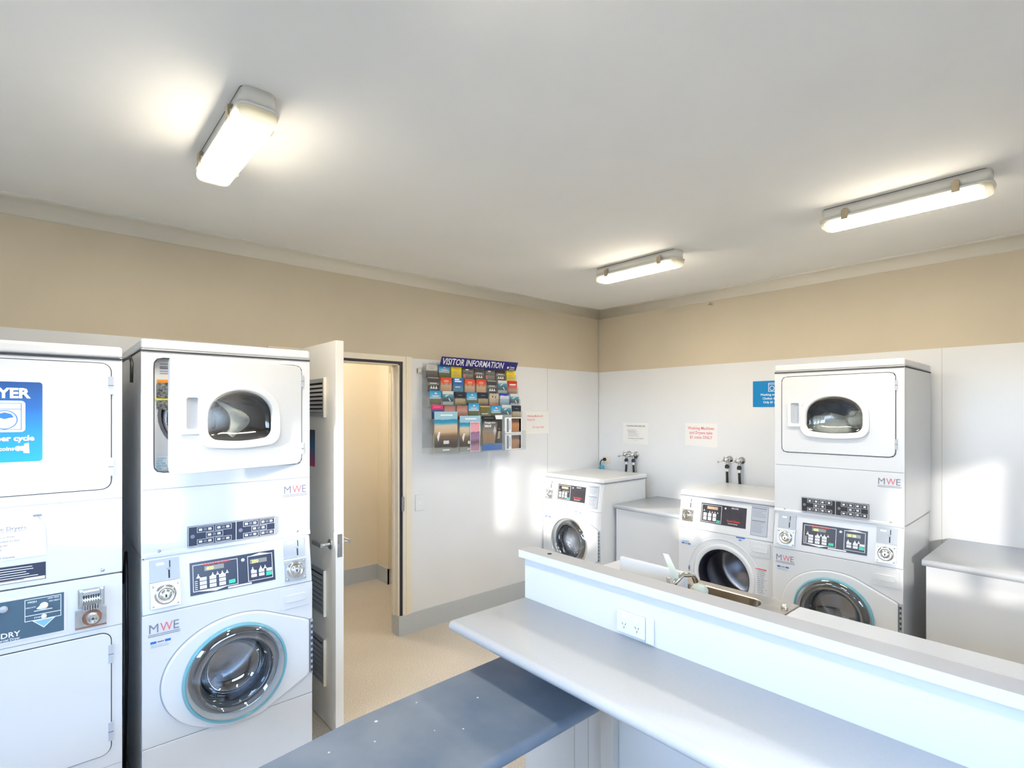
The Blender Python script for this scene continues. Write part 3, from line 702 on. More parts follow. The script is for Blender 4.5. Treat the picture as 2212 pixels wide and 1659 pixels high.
# two single washers
def single(loc, rz, label, h, door):
    r = thing('front_load_washer', label, 'washing machine', loc, rz)
    washer_lower(r, .535, h-.040, 'panel2', 'single', door=door, logo=False)
    MB().box(-.002, W+.002, -.006, .63, h-.038, h, 'enamel').build('lid', r, .010, 4)
    MB().box(-.0005, W+.0005, -.0065, .63, h-.043, h-.039, 'softseam').build('lid_seam', r)
    return r
w1 = single((.016, -.788, 0), 0, 'white front-load washer in the corner, its round glass door shut', 1.112, True)
w2 = single((1.398, -.742, 0), 0, 'white front-load washer with no door, its steel drum in view', 1.100, False)
s = MB(); s.box(.44, .50, -.0375, -.0355, .822, .829, 'blue_print'); s.box(.458, .476, -.0375, -.0355, .806, .812, 'blue_print'); s.box(.035, .085, -.0375, -.0355, .728, .733, 'cyan_print')
s.build('blue_sticker', w2); s = MB(); s.box(.572, .640, -.0375, -.0355, .640, .646, 'red'); s.lines(.582, .635, .634, 12, .013, 'softseam', -.0372, .004); s.build('warning_label', w2)
MB().box(.40, .42, -.0375, -.0355, .802, .807, 'blue_print').box(.45, .465, -.0375, -.0355, .800, .805, 'blue_print').build('sticker', w1)

# stacked pair of dryers at the left edge
r3 = thing('stacked_dryer', 'pair of white tumble dryers stacked with solid doors, blue sign on the upper one', 'dryer', (.950, -4.775, 0), A90)
b = MB(); shell(b, 0, W, .0, .70, 1.050, 1.90, 'enamel'); shell(b, 0, W, .0, .70, .03, 1.045, 'enamel'); b.box(.03, W-.03, .02, .66, 0, .03, 'seam'); b.build('cabinet', r3, .002)
MB().box(-.001, W+.001, -.004, .70, 1.890, 1.936, 'enamel').build('lid', r3, .012, 4)
MB().box(.001, W-.001, -.0052, .70, 1.8825, 1.8895, 'seam').box(-.0015, W+.0015, .0, .70, 1.8825, 1.8895, 'seam').build('lid_seam', r3)
f = MB(); f.box(0, W, -.002, .01, 1.343, 1.886, 'enamel'); f.box(0, W, -.002, .01, 1.052, 1.340, 'enamel'); f.box(.003, W-.003, -.001, .01, 1.339, 1.344, 'softseam')
f.box(0, W, -.004, .01, .845, 1.043, 'enamel'); f.box(0, W, -.002, .01, .03, .842, 'enamel'); f.box(.003, W-.003, -.0015, .01, .841, .846, 'softseam'); f.box(.003, W-.003, -.0025, .01, .298, .301, 'softseam')
f.lathe([(.007, -.002), (.005, -.008), (.0001, -.009)], (W-.062, 0, 1.068), 'y', 'steel', 12); f.build('front_panel', r3, .0025)
for z0, z1 in ((1.382, 1.868), (.350, .822)):
    p = MB().prism(rrect(.040, .648, z0, z1, .032), 'y', -.0085, -.0035, 'enamel').build('door', r3, .002)
    MB().prism(rrect(.037, .651, z0-.003, z1+.003, .035), 'y', -.0036, -.0018, 'seam').build('door_seal', p)
    for hz in (z1-.085, z0+.085): MB().box(.640, .656, -.011, -.002, hz-.035, hz+.035, 'greyplastic').box(.6395, .6565, -.0115, -.011, hz-.001, hz+.001, 'seam').build('hinge', p, .001)
c = MB(); c.box(.06, .514, -.007, -.003, .862, 1.016, 'plastic'); c.box(.066, .508, -.0085, -.006, .868, 1.010, 'panel3')
c.frame(.400, .500, .925, 1.004, .0018, 'print', -.0095); c.box(.400, .500, -.0095, -.0085, .944, .946, 'print')
c.prism([(.420, .925), (.484, .925), (.452, .893)], 'y', -.0095, -.0085, 'print'); c.prism([(.426, .9225), (.478, .9225), (.452, .897)], 'y', -.0105, -.0095, mat('pale_blue_arrow', (.25, .50, .85), .4))
c.text('HIGH', .408, .990, .010, 'print', -.0095, bold=1); c.text('PERM. PRESS', .462, .995, .006, 'print', -.0095, bold=1); c.text('NO HEAT', .466, .984, .007, 'print', -.0095, bold=1); c.text('DELICATE', .403, .972, .006, 'print', -.0095, bold=1)
c.text('START', .425, .932, .008, 'print', -.0095, bold=1); c.box(.425, .475, -.0095, -.0085, .957, .960, 'print')
c.text('SPEED-O-DRY', .388, .882, .026, 'print', -.0095, 'RIGHT', bold=1); c.text('Commercial Dryer', .388, .871, .011, 'print', -.0095, 'RIGHT', bold=1)
c.lathe([(.0001, -.016), (.011, -.016), (.012, -.009)], (.345, 0, .985), 'y', 'greyplastic', 20)
cp = c.build('control_panel', r3)
MB().lathe([(.0001, -.026), (.010, -.026), (.012, -.009)], (.452, 0, .974), 'y', 'print', 20).prism([(.432, .968), (.448, .964), (.448, .984)], 'y', -.022, -.010, 'print').lathe([(.0001, -.020), (.007, -.020), (.008, -.009)], (.452, 0, .935), 'y', 'print', 16).build('knob', cp)
# coin slide and lock box
k = MB(); x0, x1 = .548, .628
k.box(x0, x1, -.010, -.003, .935, 1.008, 'steel'); k.box(x0+.004, x0+.014, -.030, -.010, .945, 1.003, 'steel'); k.box(x1-.014, x1-.004, -.030, -.010, .945, 1.003, 'steel')
k.box(x0+.014, x1-.014, -.022, -.010, .985, .998, 'steel')
for i in range(7): k.box(x0+.016+i*.0072, x0+.0195+i*.0072, -.0205, -.010, .970, .985, 'seam')
k.box(x0+.012, x1-.012, -.038, -.010, .952, .966, 'chrome')
for i in range(7): k.box(x0+.014+i*.0076, x0+.0185+i*.0076, -.034, -.012, .930, .952, 'steel')
k.build('coin_slide', r3, .001)
k = MB(); k.box(x0-.008, x1+.006, -.014, -.003, .860, .930, 'steel'); k.lathe([(.030, -.014), (.030, -.018), (.026, -.0145), (.018, -.0145)], (.590, 0, .897), 'y', 'rust', 28)
k.lathe([(.019, -.014), (.019, -.024), (.013, -.024), (.012, -.020), (.0001, -.020)], (.592, 0, .892), 'y', 'chrome', 24); k.disc((.592, -.0235, .892), .0035, 'y', 'black_print', 10, .004)
k.box(x0-.008, x1+.006, -.0155, -.014, .860, .866, 'rust'); k.build('coin_lock', r3, .001)
s = MB(); s.box(.150, .457, -.0035, -.002, 1.070, 1.132, 'panel'); s.box(.300, .455, -.0045, -.0035, 1.072, 1.082, 'paper'); s.lines(.315, .452, 1.124, 6, .0085, 'print', -.0045, .0022, .4); s.build('instruction_strip', r3)

# signs and notices on those dryers
def noticeA(name, label, cat, loc, rz, w, h, mat_='paper', t=.0015):
    """sheet with its lower left corner at loc, facing local -y"""
    r = thing(name, label, cat, loc, rz); return r
sg = thing('dryer_sign', 'blue dryer price sign with a washer icon on the far left dryer door', 'sign', (.950+.0086, -4.775+.245, 1.490), A90)
b = MB(); b.prism(rrect(0, .214, 0, .310, .002), 'y', -.003, 0, 'print'); b.build('backing', sg)
b = MB(); b.prism(rrect(.010, .203, .012, .298, .010), 'y', -.0036, -.003, 'dryerblue'); b.build('blue_field', sg)
b = MB(); b.text('DRYER', .168, .241, .048, 'print', -.0045, 'RIGHT', bold=2.2); b.text('per cycle', .181, .088, .026, 'print', -.0045, 'RIGHT', sx=1.05, bold=2.2); b.text('coins', .128, .054, .019, 'print', -.0045, 'RIGHT', bold=1.5)
D = .025
b.prism(circ(.138, .060, .009, 16), 'y', -.0045, -.0036, 'print'); b.prism(circ(.150, .060, .009, 16), 'y', -.0043, -.0036, 'print'); b.prism([(.152, .044), (.168, .042), (.166, .080), (.154, .076)], 'y', -.0044, -.0036, 'print')
b.prism(rrect(.020+D, .132+D, .119, .230, .012), 'y', -.0042, -.0036, 'print'); b.frame(.028+D, .122+D, .127, .222, .002, 'blue_print', -.0048, .0006); b.box(.028+D, .122+D, -.0048, -.0042, .200, .202, 'blue_print')
b.plate(circ(.078+D, .163, .034), circ(.078+D, .163, .031), (.078+D, .163), -.0048, -.0042, 'blue_print', 48)
b.prism([(.054+D, .171), (.061+D, .183), (.078+D, .189), (.095+D, .183), (.102+D, .171), (.090+D, .169), (.078+D, .165), (.066+D, .169)], 'y', -.0048, -.0042, 'blue_print'); b.box(.034+D, .056+D, -.0048, -.0042, .207, .213, 'blue_print')
b.build('lettering', sg)
nt_ = thing('paper_notice', 'white dryer instructions sheet taped below the blue dryer sign', 'notice', (.950+.002, -4.775+.160, 1.150), A90)
b = MB(); b.prism([(0, 0), (.300, .008), (.296, .110), (.270, .158), (0, .168)], 'y', -.0022, -.0008, 'paper'); b.build('sheet', nt_)
b = MB(); b.text('How to Operate Dryers', .245, .110, .019, 'grey_print', -.003, 'RIGHT', bold=.6); b.box(.06, .245, -.003, -.0022, .1045, .106, 'grey_print')
for i, s_ in enumerate(('Load clothes in dryer', 'Insert in $1 coins in slot', 'Check display on', 'Press start', 'Press', 'Maximum is 30 minutes')): b.text(s_, .215-(.0, -.012, .020, .035, .055, .0)[i], .084-i*.0145, .0105, 'grey_print', -.003, 'RIGHT', bold=.5)
b.build('lettering', nt_); MB().box(.262, .285, -.0035, -.0015, .150, .158, 'grey_print').build('tape', nt_)
# cord between the two stacks
t = MB().tube([(.60, -4.056, 1.915), (.86, -4.056, 1.905), (.90, -4.055, 1.88), (.90, -4.056, 1.80)], .006, 'hose').build('black_cable')
tag(t, 'black cord draped into the gap between the two stacks on the left wall', 'cord')
t = MB().tube([(.55, -4.052, .9), (.66, -4.052, 1.06), (.70, -4.054, 1.0), (.72, -4.054, .60), (.60, -4.052, .03)], .006, 'hose').build('black_cable')
tag(t, 'black cord low in the gap between the two left stacks', 'cord')

# ------------------------------------------------------------------ benches
def bench(name, label, x0, x1, yf, yb, z, open_left=True):
    r = thing(name, label, 'bench', (0, 0, 0)); t = MB(); th = .036
    P = [(yb, z), (yf+.018, z)]+[(yf+.018-.018*math.sin(PI*i/8), z-.018+.018*math.cos(PI*i/8)) for i in range(1, 8)]+[(yf+.018, z-th), (yb, z-th)]
    t.prism(P, 'x', x0, x1, 'top', True); t.build('worktop', r)
    c = MB(); c.box(x0+.016, x1-.004, yf+.022, yf+.040, .10, z-th, 'white_lam'); c.box(x0+.016, x0+.034, yf+.040, yb-.02, 0, z-th, 'white_lam'); c.box(x0+.03, x1-.02, yf+.07, yf+.085, 0, .10, 'white_lam')
    c.box(x1-.022, x1-.004, yf+.040, yb-.02, 0, z-th, 'white_lam')
    if x1-x0 > 1: c.box(3.55, 3.5525, yf+.0215, yf+.022, .10, z-th, 'softseam')
    c.build('cabinet', r); return r
bench('laundry_bench', 'short grey-topped white bench between the two single washers', .712, 1.392, -.672, -.006, .890)
bench('laundry_bench', 'long grey-topped white bench right of the stack on the back wall', 2.852, 4.58, -.745, -.006, .878)

# low wall down the middle of the room with its cap
r = struct(MB().box(1.900, XR, -2.800, -2.737, 0, 1.070, 'white_lam'), 'wall_island')
for x in (2.178, 2.247): MB().box(x-.0015, x+.0015, -2.8015, -2.800, 0, .86, 'joint').build('sheet_joint', r)
b = MB().box(1.884, XR, -2.822, -2.735, 1.070, 1.100, 'white_lam'); b.box(1.886, XR, -2.820, -2.737, 1.0995, 1.1005, 'cap')
o = struct(b, 'trim_6'); 
b = MB(); b.lathe([(.009, .0012), (.0095, .0), (.005, -.0005), (.0001, -.0005)], (2.02, -2.775, 1.101), 'z', 'seam', 16); hobj = b.build('screw_cap', o)
# shelf on the camera side
sh = thing('folding_shelf', 'long pale blue-grey shelf with a rounded front edge on the low wall', 'shelf', (0, 0, 0))
z = .900; yf = -3.192; P = [(-2.802, z), (yf+.02, z)]+[(yf+.02-.02*math.sin(PI*i/10), z-.019+.019*math.cos(PI*i/10)) for i in range(1, 10)]+[(yf+.02, z-.038), (-2.802, z-.038)]
MB().prism(P, 'x', 1.905, XR-.005, 'top', True).build('shelf_top', sh)
MB().box(2.334, 2.388, -2.836, -2.802, .0, z-.040, 'post').build('support_post', sh, .002)
# power point above the shelf
def gpo(name, label, loc, rz, w=.116, h=.074, double=True):
    r = thing(name, label, 'socket', loc, rz); b = MB(); b.prism(rrect(0, w, 0, h, .004), 'y', -.009, 0, 'plastic'); b.build('faceplate', r, .002)
    s = MB()
    for cx in ((w*.27, w*.73) if double else (w*.5,)):
        for a, dx, dz_ in ((.5, -.006, .004), (-.5, .006, .004), (0, 0, -.008)):
            c_, q = math.cos(a), math.sin(a); P = [(cx+dx+u*c_-v*q, h*.38+dz_+u*q+v*c_) for u, v in ((-.0009, -.004), (.0009, -.004), (.0009, .004), (-.0009, .004))]
            s.prism(P, 'y', -.0096, -.009, 'seam')
        s.box(cx-.007, cx+.007, -.012, -.009, h*.72, h*.86, 'print')
    s.build('switch', r); return r
gpo('power_socket', 'white double power socket on the low wall above the long shelf', (2.386, -2.802, .912), 0)
b = MB().prism(rrect(0, .030, 0, .086, .003), 'y', -.006, 0, 'plastic').build('blank_plate', None, .001); b.location = (2.504, -2.802, .905); tag(b, 'narrow white blank plate right of the double socket on the low wall', 'plate')

# slate-blue folding table running towards the camera
tb = thing('folding_table', 'slate-blue laminate table with rounded edge tucked under the long shelf', 'table', (0, 0, 0))
z = .720; xr = 2.418; L = [(1.957, -2.842), (1.953, -2.98), (1.960, -3.25), (1.974, -3.60), (2.016, -3.886), (2.06, -4.20)]
b = MB(); prof = [(0, 0)]+[(.020*math.sin(PI*i/10), -.020+.020*math.cos(PI*i/10)) for i in range(1, 10)]+[(0, -.040)]
v = []; nL = len(L)
for (x, y) in L:
    v += [(x, y, z), (xr-.02, y, z)]+[(xr-.02+p[0]*1.0, y, z+p[1]) for p in prof[1:]]+[(x, y, z-.040)]
k = len(v)//nL
b.add(v, [(i*k+j, i*k+(j+1) % k, (i+1)*k+(j+1) % k, (i+1)*k+j) for i in range(nL-1) for j in range(k)]+[tuple(range(k)), tuple((nL-1)*k+j for j in range(k-1, -1, -1))], 'bluelam', False)
o = b.build('table_top', tb); 
for p_ in o.data.polygons:
    if p_.normal.x > .05 and abs(p_.normal.y) < .5: p_.use_smooth = True
b = MB()
for x, y, r_ in ((2.03, -3.55, .0055), (2.13, -3.23, .004), (2.24, -3.37, .003), (2.12, -3.60, .003), (2.19, -3.44, .002), (2.02, -3.40, .003), (2.08, -3.72, .003)): b.disc((x, y, z+.0002), r_, 'z', 'speck_white', 9, .0006)
b.build('paint_specks', tb)
for x in (2.03, 2.33): MB().box(x, x+.04, -4.16, -4.12, 0, z-.040, 'vent').build('leg', tb)

# bench behind the low wall with the sink
sb = thing('sink_bench', 'grey laundry bench behind the low wall, holding the steel sink', 'bench', (0, 0, 0))
z = .940; t = MB(); t.box(1.905, 2.285, -2.732, -2.165, z-.032, z, 'top'); t.box(2.752, XR-.005, -2.732, -2.165, z-.032, z, 'top'); t.build('worktop', sb, .004)
MB().box(1.925, XR-.02, -2.20, -2.185, .1, z-.034, 'white_lam').box(1.925, 1.943, -2.732, -2.20, 0, z-.034, 'white_lam').build('cabinet', sb)
sk = thing('laundry_sink', 'stainless steel laundry sink set into the bench behind the low wall', 'sink', (0, 0, 0))
b = MB(); x0, x1, y0, y1 = 2.287, 2.750, -2.732, -2.165
bx = rrect(x0+.045, x1-.10, y0+.05, y1-.055, .05)
cx, cy = (x0+x1)/2-.03, (y0+y1)/2
an = MB(); an.plate([(x0, y0), (x1, y0), (x1, y1), (x0, y1)], bx, (cx, cy), z-.004, z+.004, 'sinksteel', 96); an.map(lambda v: (v[0], v[2], v[1])); an.build('rim', sk, .003)
bs = MB(); P0 = [polyray(bx, (cx, cy), 2*PI*i/64) for i in range(64)]; v = []
for s_, zz in ((1.0, z), (.99, z-.02), (.95, z-.18), (.80, z-.215), (.05, z-.22)): v += [(cx+(p[0]-cx)*s_, cy+(p[1]-cy)*s_, zz) for p in P0]
bs.add(v, [(j*64+i, j*64+(i+1) % 64, (j+1)*64+(i+1) % 64, (j+1)*64+i) for j in range(4) for i in range(64)]+[tuple(4*64+i for i in range(64))], 'sinksteel', True); bs.build('basin', sk)
MB().lathe([(.012, 0), (.012, .010), (.007, .014), (.0001, .015)], (2.725, -2.235, z+.004), 'z', 'chrome', 16).build('plug_knob', sk)
sp = MB().box(2.165, 2.470, -2.500, -2.482, z+.001, 1.070, 'white_lam').build('splash_board', None, .002); tag(sp, 'white upright board on the sink bench left of the steel sink', 'board')
tp = thing('sink_tap', 'sink tap with a pale lever showing above the low wall', 'tap', (2.46, -2.60, z+.004))
MB().lathe([(.022, 0), (.020, .03), (.016, .05), (.016, .10)], (0, 0, 0), 'z', 'chrome', 20).tube([(0, 0, .08), (.02, .06, .13), (.03, .12, .12), (.03, .14, .09)], .010, 'chrome').build('spout', tp)
MB().prism([(-.012, .006), (.012, .006), (.016, -.060), (.010, -.075), (-.010, -.075), (-.016, -.060)], 'y', -.010, -.004, 'paleplastic').map(lambda v: (v[0]-v[2]*.55-.01, v[1]+.01, v[2]+.205)).tube([(0, 0, .10), (0, 0, .13)], .008, 'chrome').build('lever', tp, .002)
tp = thing('sink_tap', 'low rounded tap knob by the sink, only its top above the low wall', 'tap', (2.60, -2.63, z+.004))
MB().lathe([(.018, 0), (.016, .06), (.016, .09)], (0, 0, 0), 'z', 'chrome', 18).build('tap_body', tp); MB().lathe([(.018, .09), (.027, .10), (.029, .125), (.020, .140), (.0001, .145)], (0, 0, 0), 'z', 'paleplastic', 20).build('knob', tp)

# ------------------------------------------------------------------ things on the walls
def sheet(name, label, cat, loc, rz, w, h, draw, m='paper', corners=None):
    r = thing(name, label, cat, loc, rz); b = MB()
    b.prism(corners or [(0, 0), (w, 0), (w, h), (0, h)], 'y', -.002, 0, m); b.build('sheet', r)
    d = MB(); draw(d); d.build('lettering', r); return r
def d1(d):
    d.text('WASHING MACHINE USE', .15, .168, .020, 'grey_print', -.003, 'CENTER', sx=.95, bold=1.6)
    d.lines(.05, .16, .140, 2, .012, 'softseam', -.003, .003); d.text('1. Washing   Warm  Cold', .055, .117, .011, 'grey_print', -.003, bold=.8); d.lines(.06, .19, .112, 4, .011, 'softseam', -.003, .003)
    d.text('PLEASE REMOVE CLOTHES PROMPTLY', .15, .050, .011, 'grey_print', -.003, 'CENTER', bold=1); d.text('Thank you', .15, .035, .010, 'softseam', -.003, 'CENTER')
sheet('paper_notice', 'white notice in black print above the corner washer taps', 'notice', (.318, -.0045, 1.369), 0, .295, .206, d1)
def d2(d):
    for i, s_ in enumerate(('Washing Machines', 'and Dryers take', '$1 coins ONLY')): d.text(s_, .15, .150-i*.040, .036, 'pinkred', -.003, 'CENTER', sx=.92, bold=.8)
sheet('paper_notice', 'laminated white notice in red print about coins on the back wall', 'notice', (1.000, -.0045, 1.376), 0, .305, .205, d2, 'laminated', [(.0, .010), (.16, .004), (.292, -.004), (.306, .010), (.303, .205), (0, .206)])
def d3(d):
    d.text('Washing Machine $2', .02, .155, .024, 'pinkred', -.003, bold=.5); d.text('Dryers $1', .02, .122, .024, 'pinkred', -.003, bold=.5); d.text('$1 Coins Only', .09, .052, .024, 'pinkred', -.003, bold=.5)
sheet('paper_notice', 'white notice with faint red print on the left wall beside the brochure rack', 'notice', (.0045, -1.040, 1.480), A90, .296, .203, d3)
bs_ = thing('wall_sign', 'bright blue sign with a washer icon half hidden behind the tall stack', 'sign', (1.606, -.0045, 1.720), 0)
MB().prism(rrect(0, .300, 0, .208, .001), 'y', -.003, 0, 'signblue').build('board', bs_)
b = MB(); b.text('Washing machines', .150, .090, .024, 'print', -.0035, 'CENTER', bold=1); b.text('Clothes dryers', .150, .060, .024, 'print', -.0035, 'CENTER', bold=1); b.text('Only $1 coins', .150, .030, .024, 'print', -.0035, 'CENTER', bold=1)
b.frame(.122, .178, .122, .190, .004, 'print', -.0035); b.box(.122, .178, -.0035, -.003, .176, .179, 'print'); b.plate(circ(.150, .148, .019), circ(.150, .148, .015), (.150, .148), -.0035, -.003, 'print', 32); b.build('lettering', bs_)

def taps(label, x, z, hoses):
    r = thing('washer_tap', label, 'tap', (x, -.004, z)); b = MB()
    b.lathe([(.030, 0), (.028, -.008), (.014, -.012), (.013, -.055), (.018, -.060), (.018, -.085), (.0001, -.088)], (0, 0, 0), 'y', 'chrome', 24)
    b.tube([(0, -.045, 0), (0, -.050, -.030), (0, -.050, -.048)], .011, 'chrome'); b.build('tap_body', r)
    h = MB()
    for a in (0.4, 1.97, 3.54, 5.11): h.tube([(0, -.078, 0), (.030*math.cos(a), -.080, .030*math.sin(a))], [.005, .004], 'chrome', 8); 
    h.tube([(0, -.075, 0), (-.035, -.100, -.012), (-.055, -.105, -.022)], [.006, .006, .008], 'chrome', 8); h.build('tap_handle', r)
    MB().lathe([(.016, -.046), (.018, -.052), (.018, -.070), (.010, -.074)], (0, -.050, 0), 'z', 'seam', 16).lathe([(.009, -.074), (.009, -.100)], (0, -.050, 0), 'z', 'print', 14).build('coupling', r)
    pts = [(0, -.050, -.098)]+[(hoses*(i/5)**1.5, -.050+.012*(i/5), -.098-.26*i/5) for i in range(1, 6)]
    MB().tube(pts, .0105, 'hose').build('hose', r); return r
taps('left of the two taps over the corner washer, its hose slanting left', .392, 1.268, -.055); taps('right of the two taps over the corner washer', .475, 1.268, .012)
taps('left of the two taps over the doorless washer', 1.412, 1.283, .0); taps('right of the two taps over the doorless washer, nearest the stack', 1.515, 1.280, .016)
t = MB().tube([(.500, -.050, 1.235), (.502, -.045, 1.20), (.500, -.045, 1.05)], .0065, 'hosesteel').lathe([(.013, 0), (.013, .024), (.0001, .026)], (.500, -.050, 1.232), 'z', 'seam', 14).build('braided_hose'); tag(t, 'thin braided steel hose right of the corner washer taps', 'hose')
t = MB().box(.405, .478, -.030, -.006, 1.262, 1.278, 'chrome').build('pipe_bridge'); tag(t, 'short chrome pipe joining the taps over the corner washer', 'pipe')
so = thing('power_socket', 'cream power socket by the room corner with a black plug in it', 'socket', (.070, -.0045, 1.160), 0)
MB().prism(rrect(0, .085, 0, .072, .003), 'y', -.010, 0, 'cream').build('faceplate', so, .002); MB().box(.055, .066, -.013, -.010, .045, .060, 'plastic').build('switch', so)
t = MB().lathe([(.017, 0), (.016, -.018), (.0001, -.020)], (.098, -.0145, 1.196), 'y', 'hose', 16).tube([(.098, -.030, 1.196), (.075, -.040, 1.190), (.060, -.045, 1.165), (.058, -.045, 1.05)], .0055, 'hose').build('plug'); tag(t, 'black round plug and cord in the socket by the corner', 'plug')
t = MB().prism(rrect(.060, .100, 1.098, 1.140, .012), 'y', -.050, -.030, 'bluetag').tube([(.080, -.040, 1.138), (.075, -.042, 1.175)], .003, 'bluetag').build('blue_tag'); tag(t, 'small blue plastic tag hanging below the corner plug', 'tag')
sw = thing('wall_switch', 'white wall plate between the doorway and the baseboard on the left wall', 'switch', (.0045, -2.192, .922), A90)
MB().prism(rrect(0, .076, 0, .122, .004), 'y', -.008, 0, 'plastic').build('faceplate', sw, .002); MB().box(.033, .043, -.010, -.008, .052, .070, 'print').build('switch', sw)
hk = MB().lathe([(.016, 0), (.014, -.004), (.0001, -.005)], (1.250, -.001, 2.612), 'y', 'steel', 14).tube([(1.250, -.004, 2.612), (1.250, -.030, 2.605), (1.250, -.034, 2.622)], .004, 'clip').box(1.215, 1.232, -.006, 0, 2.606, 2.616, 'clip').build('wall_hook'); tag(hk, 'small metal hook high on the back wall under the cornice', 'hook')

# ------------------------------------------------------------------ brochure rack on the left wall
rk = thing('brochure_rack', 'clear wall rack of tourist brochures headed VISITOR INFORMATION', 'rack', (.0045, -2.130, 0), A90)
def rx(y): return y+2.130
b = MB(); b.box(0, .93, -.004, 0, 1.40, 2.06, 'acrylic'); b.build('back_panel', rk)
b = MB(); b.box(-.045, .0, -.012, -.004, 1.985, 2.012, 'steel'); b.frame(-.045, 0, 1.978, 2.018, .005, 'steel', -.014, .010); b.build('bracket', rk)
b = MB(); b.prism([(.115, 2.040), (.905, 2.040), (.905, 2.110), (.115, 2.110)], 'y', -.070, -.064, 'navy'); b.map(lambda v: (v[0], v[1]-(v[2]-2.03)*.45, v[2])); hs = b.build('header_sign', rk)
b = MB(); b.text('VISITOR INFORMATION', .128, 2.052, .068, 'print', -.0705, sx=.86, bold=.8); b.prism(circ(.806, 2.062, .010, 10), 'y', -.0712, -.0704, 'print'); b.text('Centre', .825, 2.058, .024, 'print', -.0705, sx=.8, bold=1); b.box(.825, .885, -.0712, -.0704, 2.046, 2.050, 'print')
b.map(lambda v: (v[0], v[1]-(v[2]-2.03)*.45, v[2])); b.build('lettering', hs)
ROWS = [(.040, 1.945, 2.048), (.066, 1.838, 1.944), (.092, 1.732, 1.836), (.118, 1.628, 1.734), (.150, 1.360, 1.62)]
for i, (d, z0, z1) in enumerate(ROWS):
    t = MB(); w_ = .93; fr = d+(.016 if i < 4 else .028); hh = .060 if i < 4 else .16
    t.box(0, w_, -fr, -d+.008, z0-.004, z0, 'acrylic'); t.box(0, w_, -fr-.002, -fr, z0, z0+hh, 'acrylic')
    for k in ((range(9)) if i < 4 else (0, 2, 4, 6, 8)): t.box(k*.1162-.001, k*.1162+.001, -fr, 0 if k in (0, 8) else -d+.010, z0, z0+hh, 'acrylic')
    t.build('pocket_row', rk)

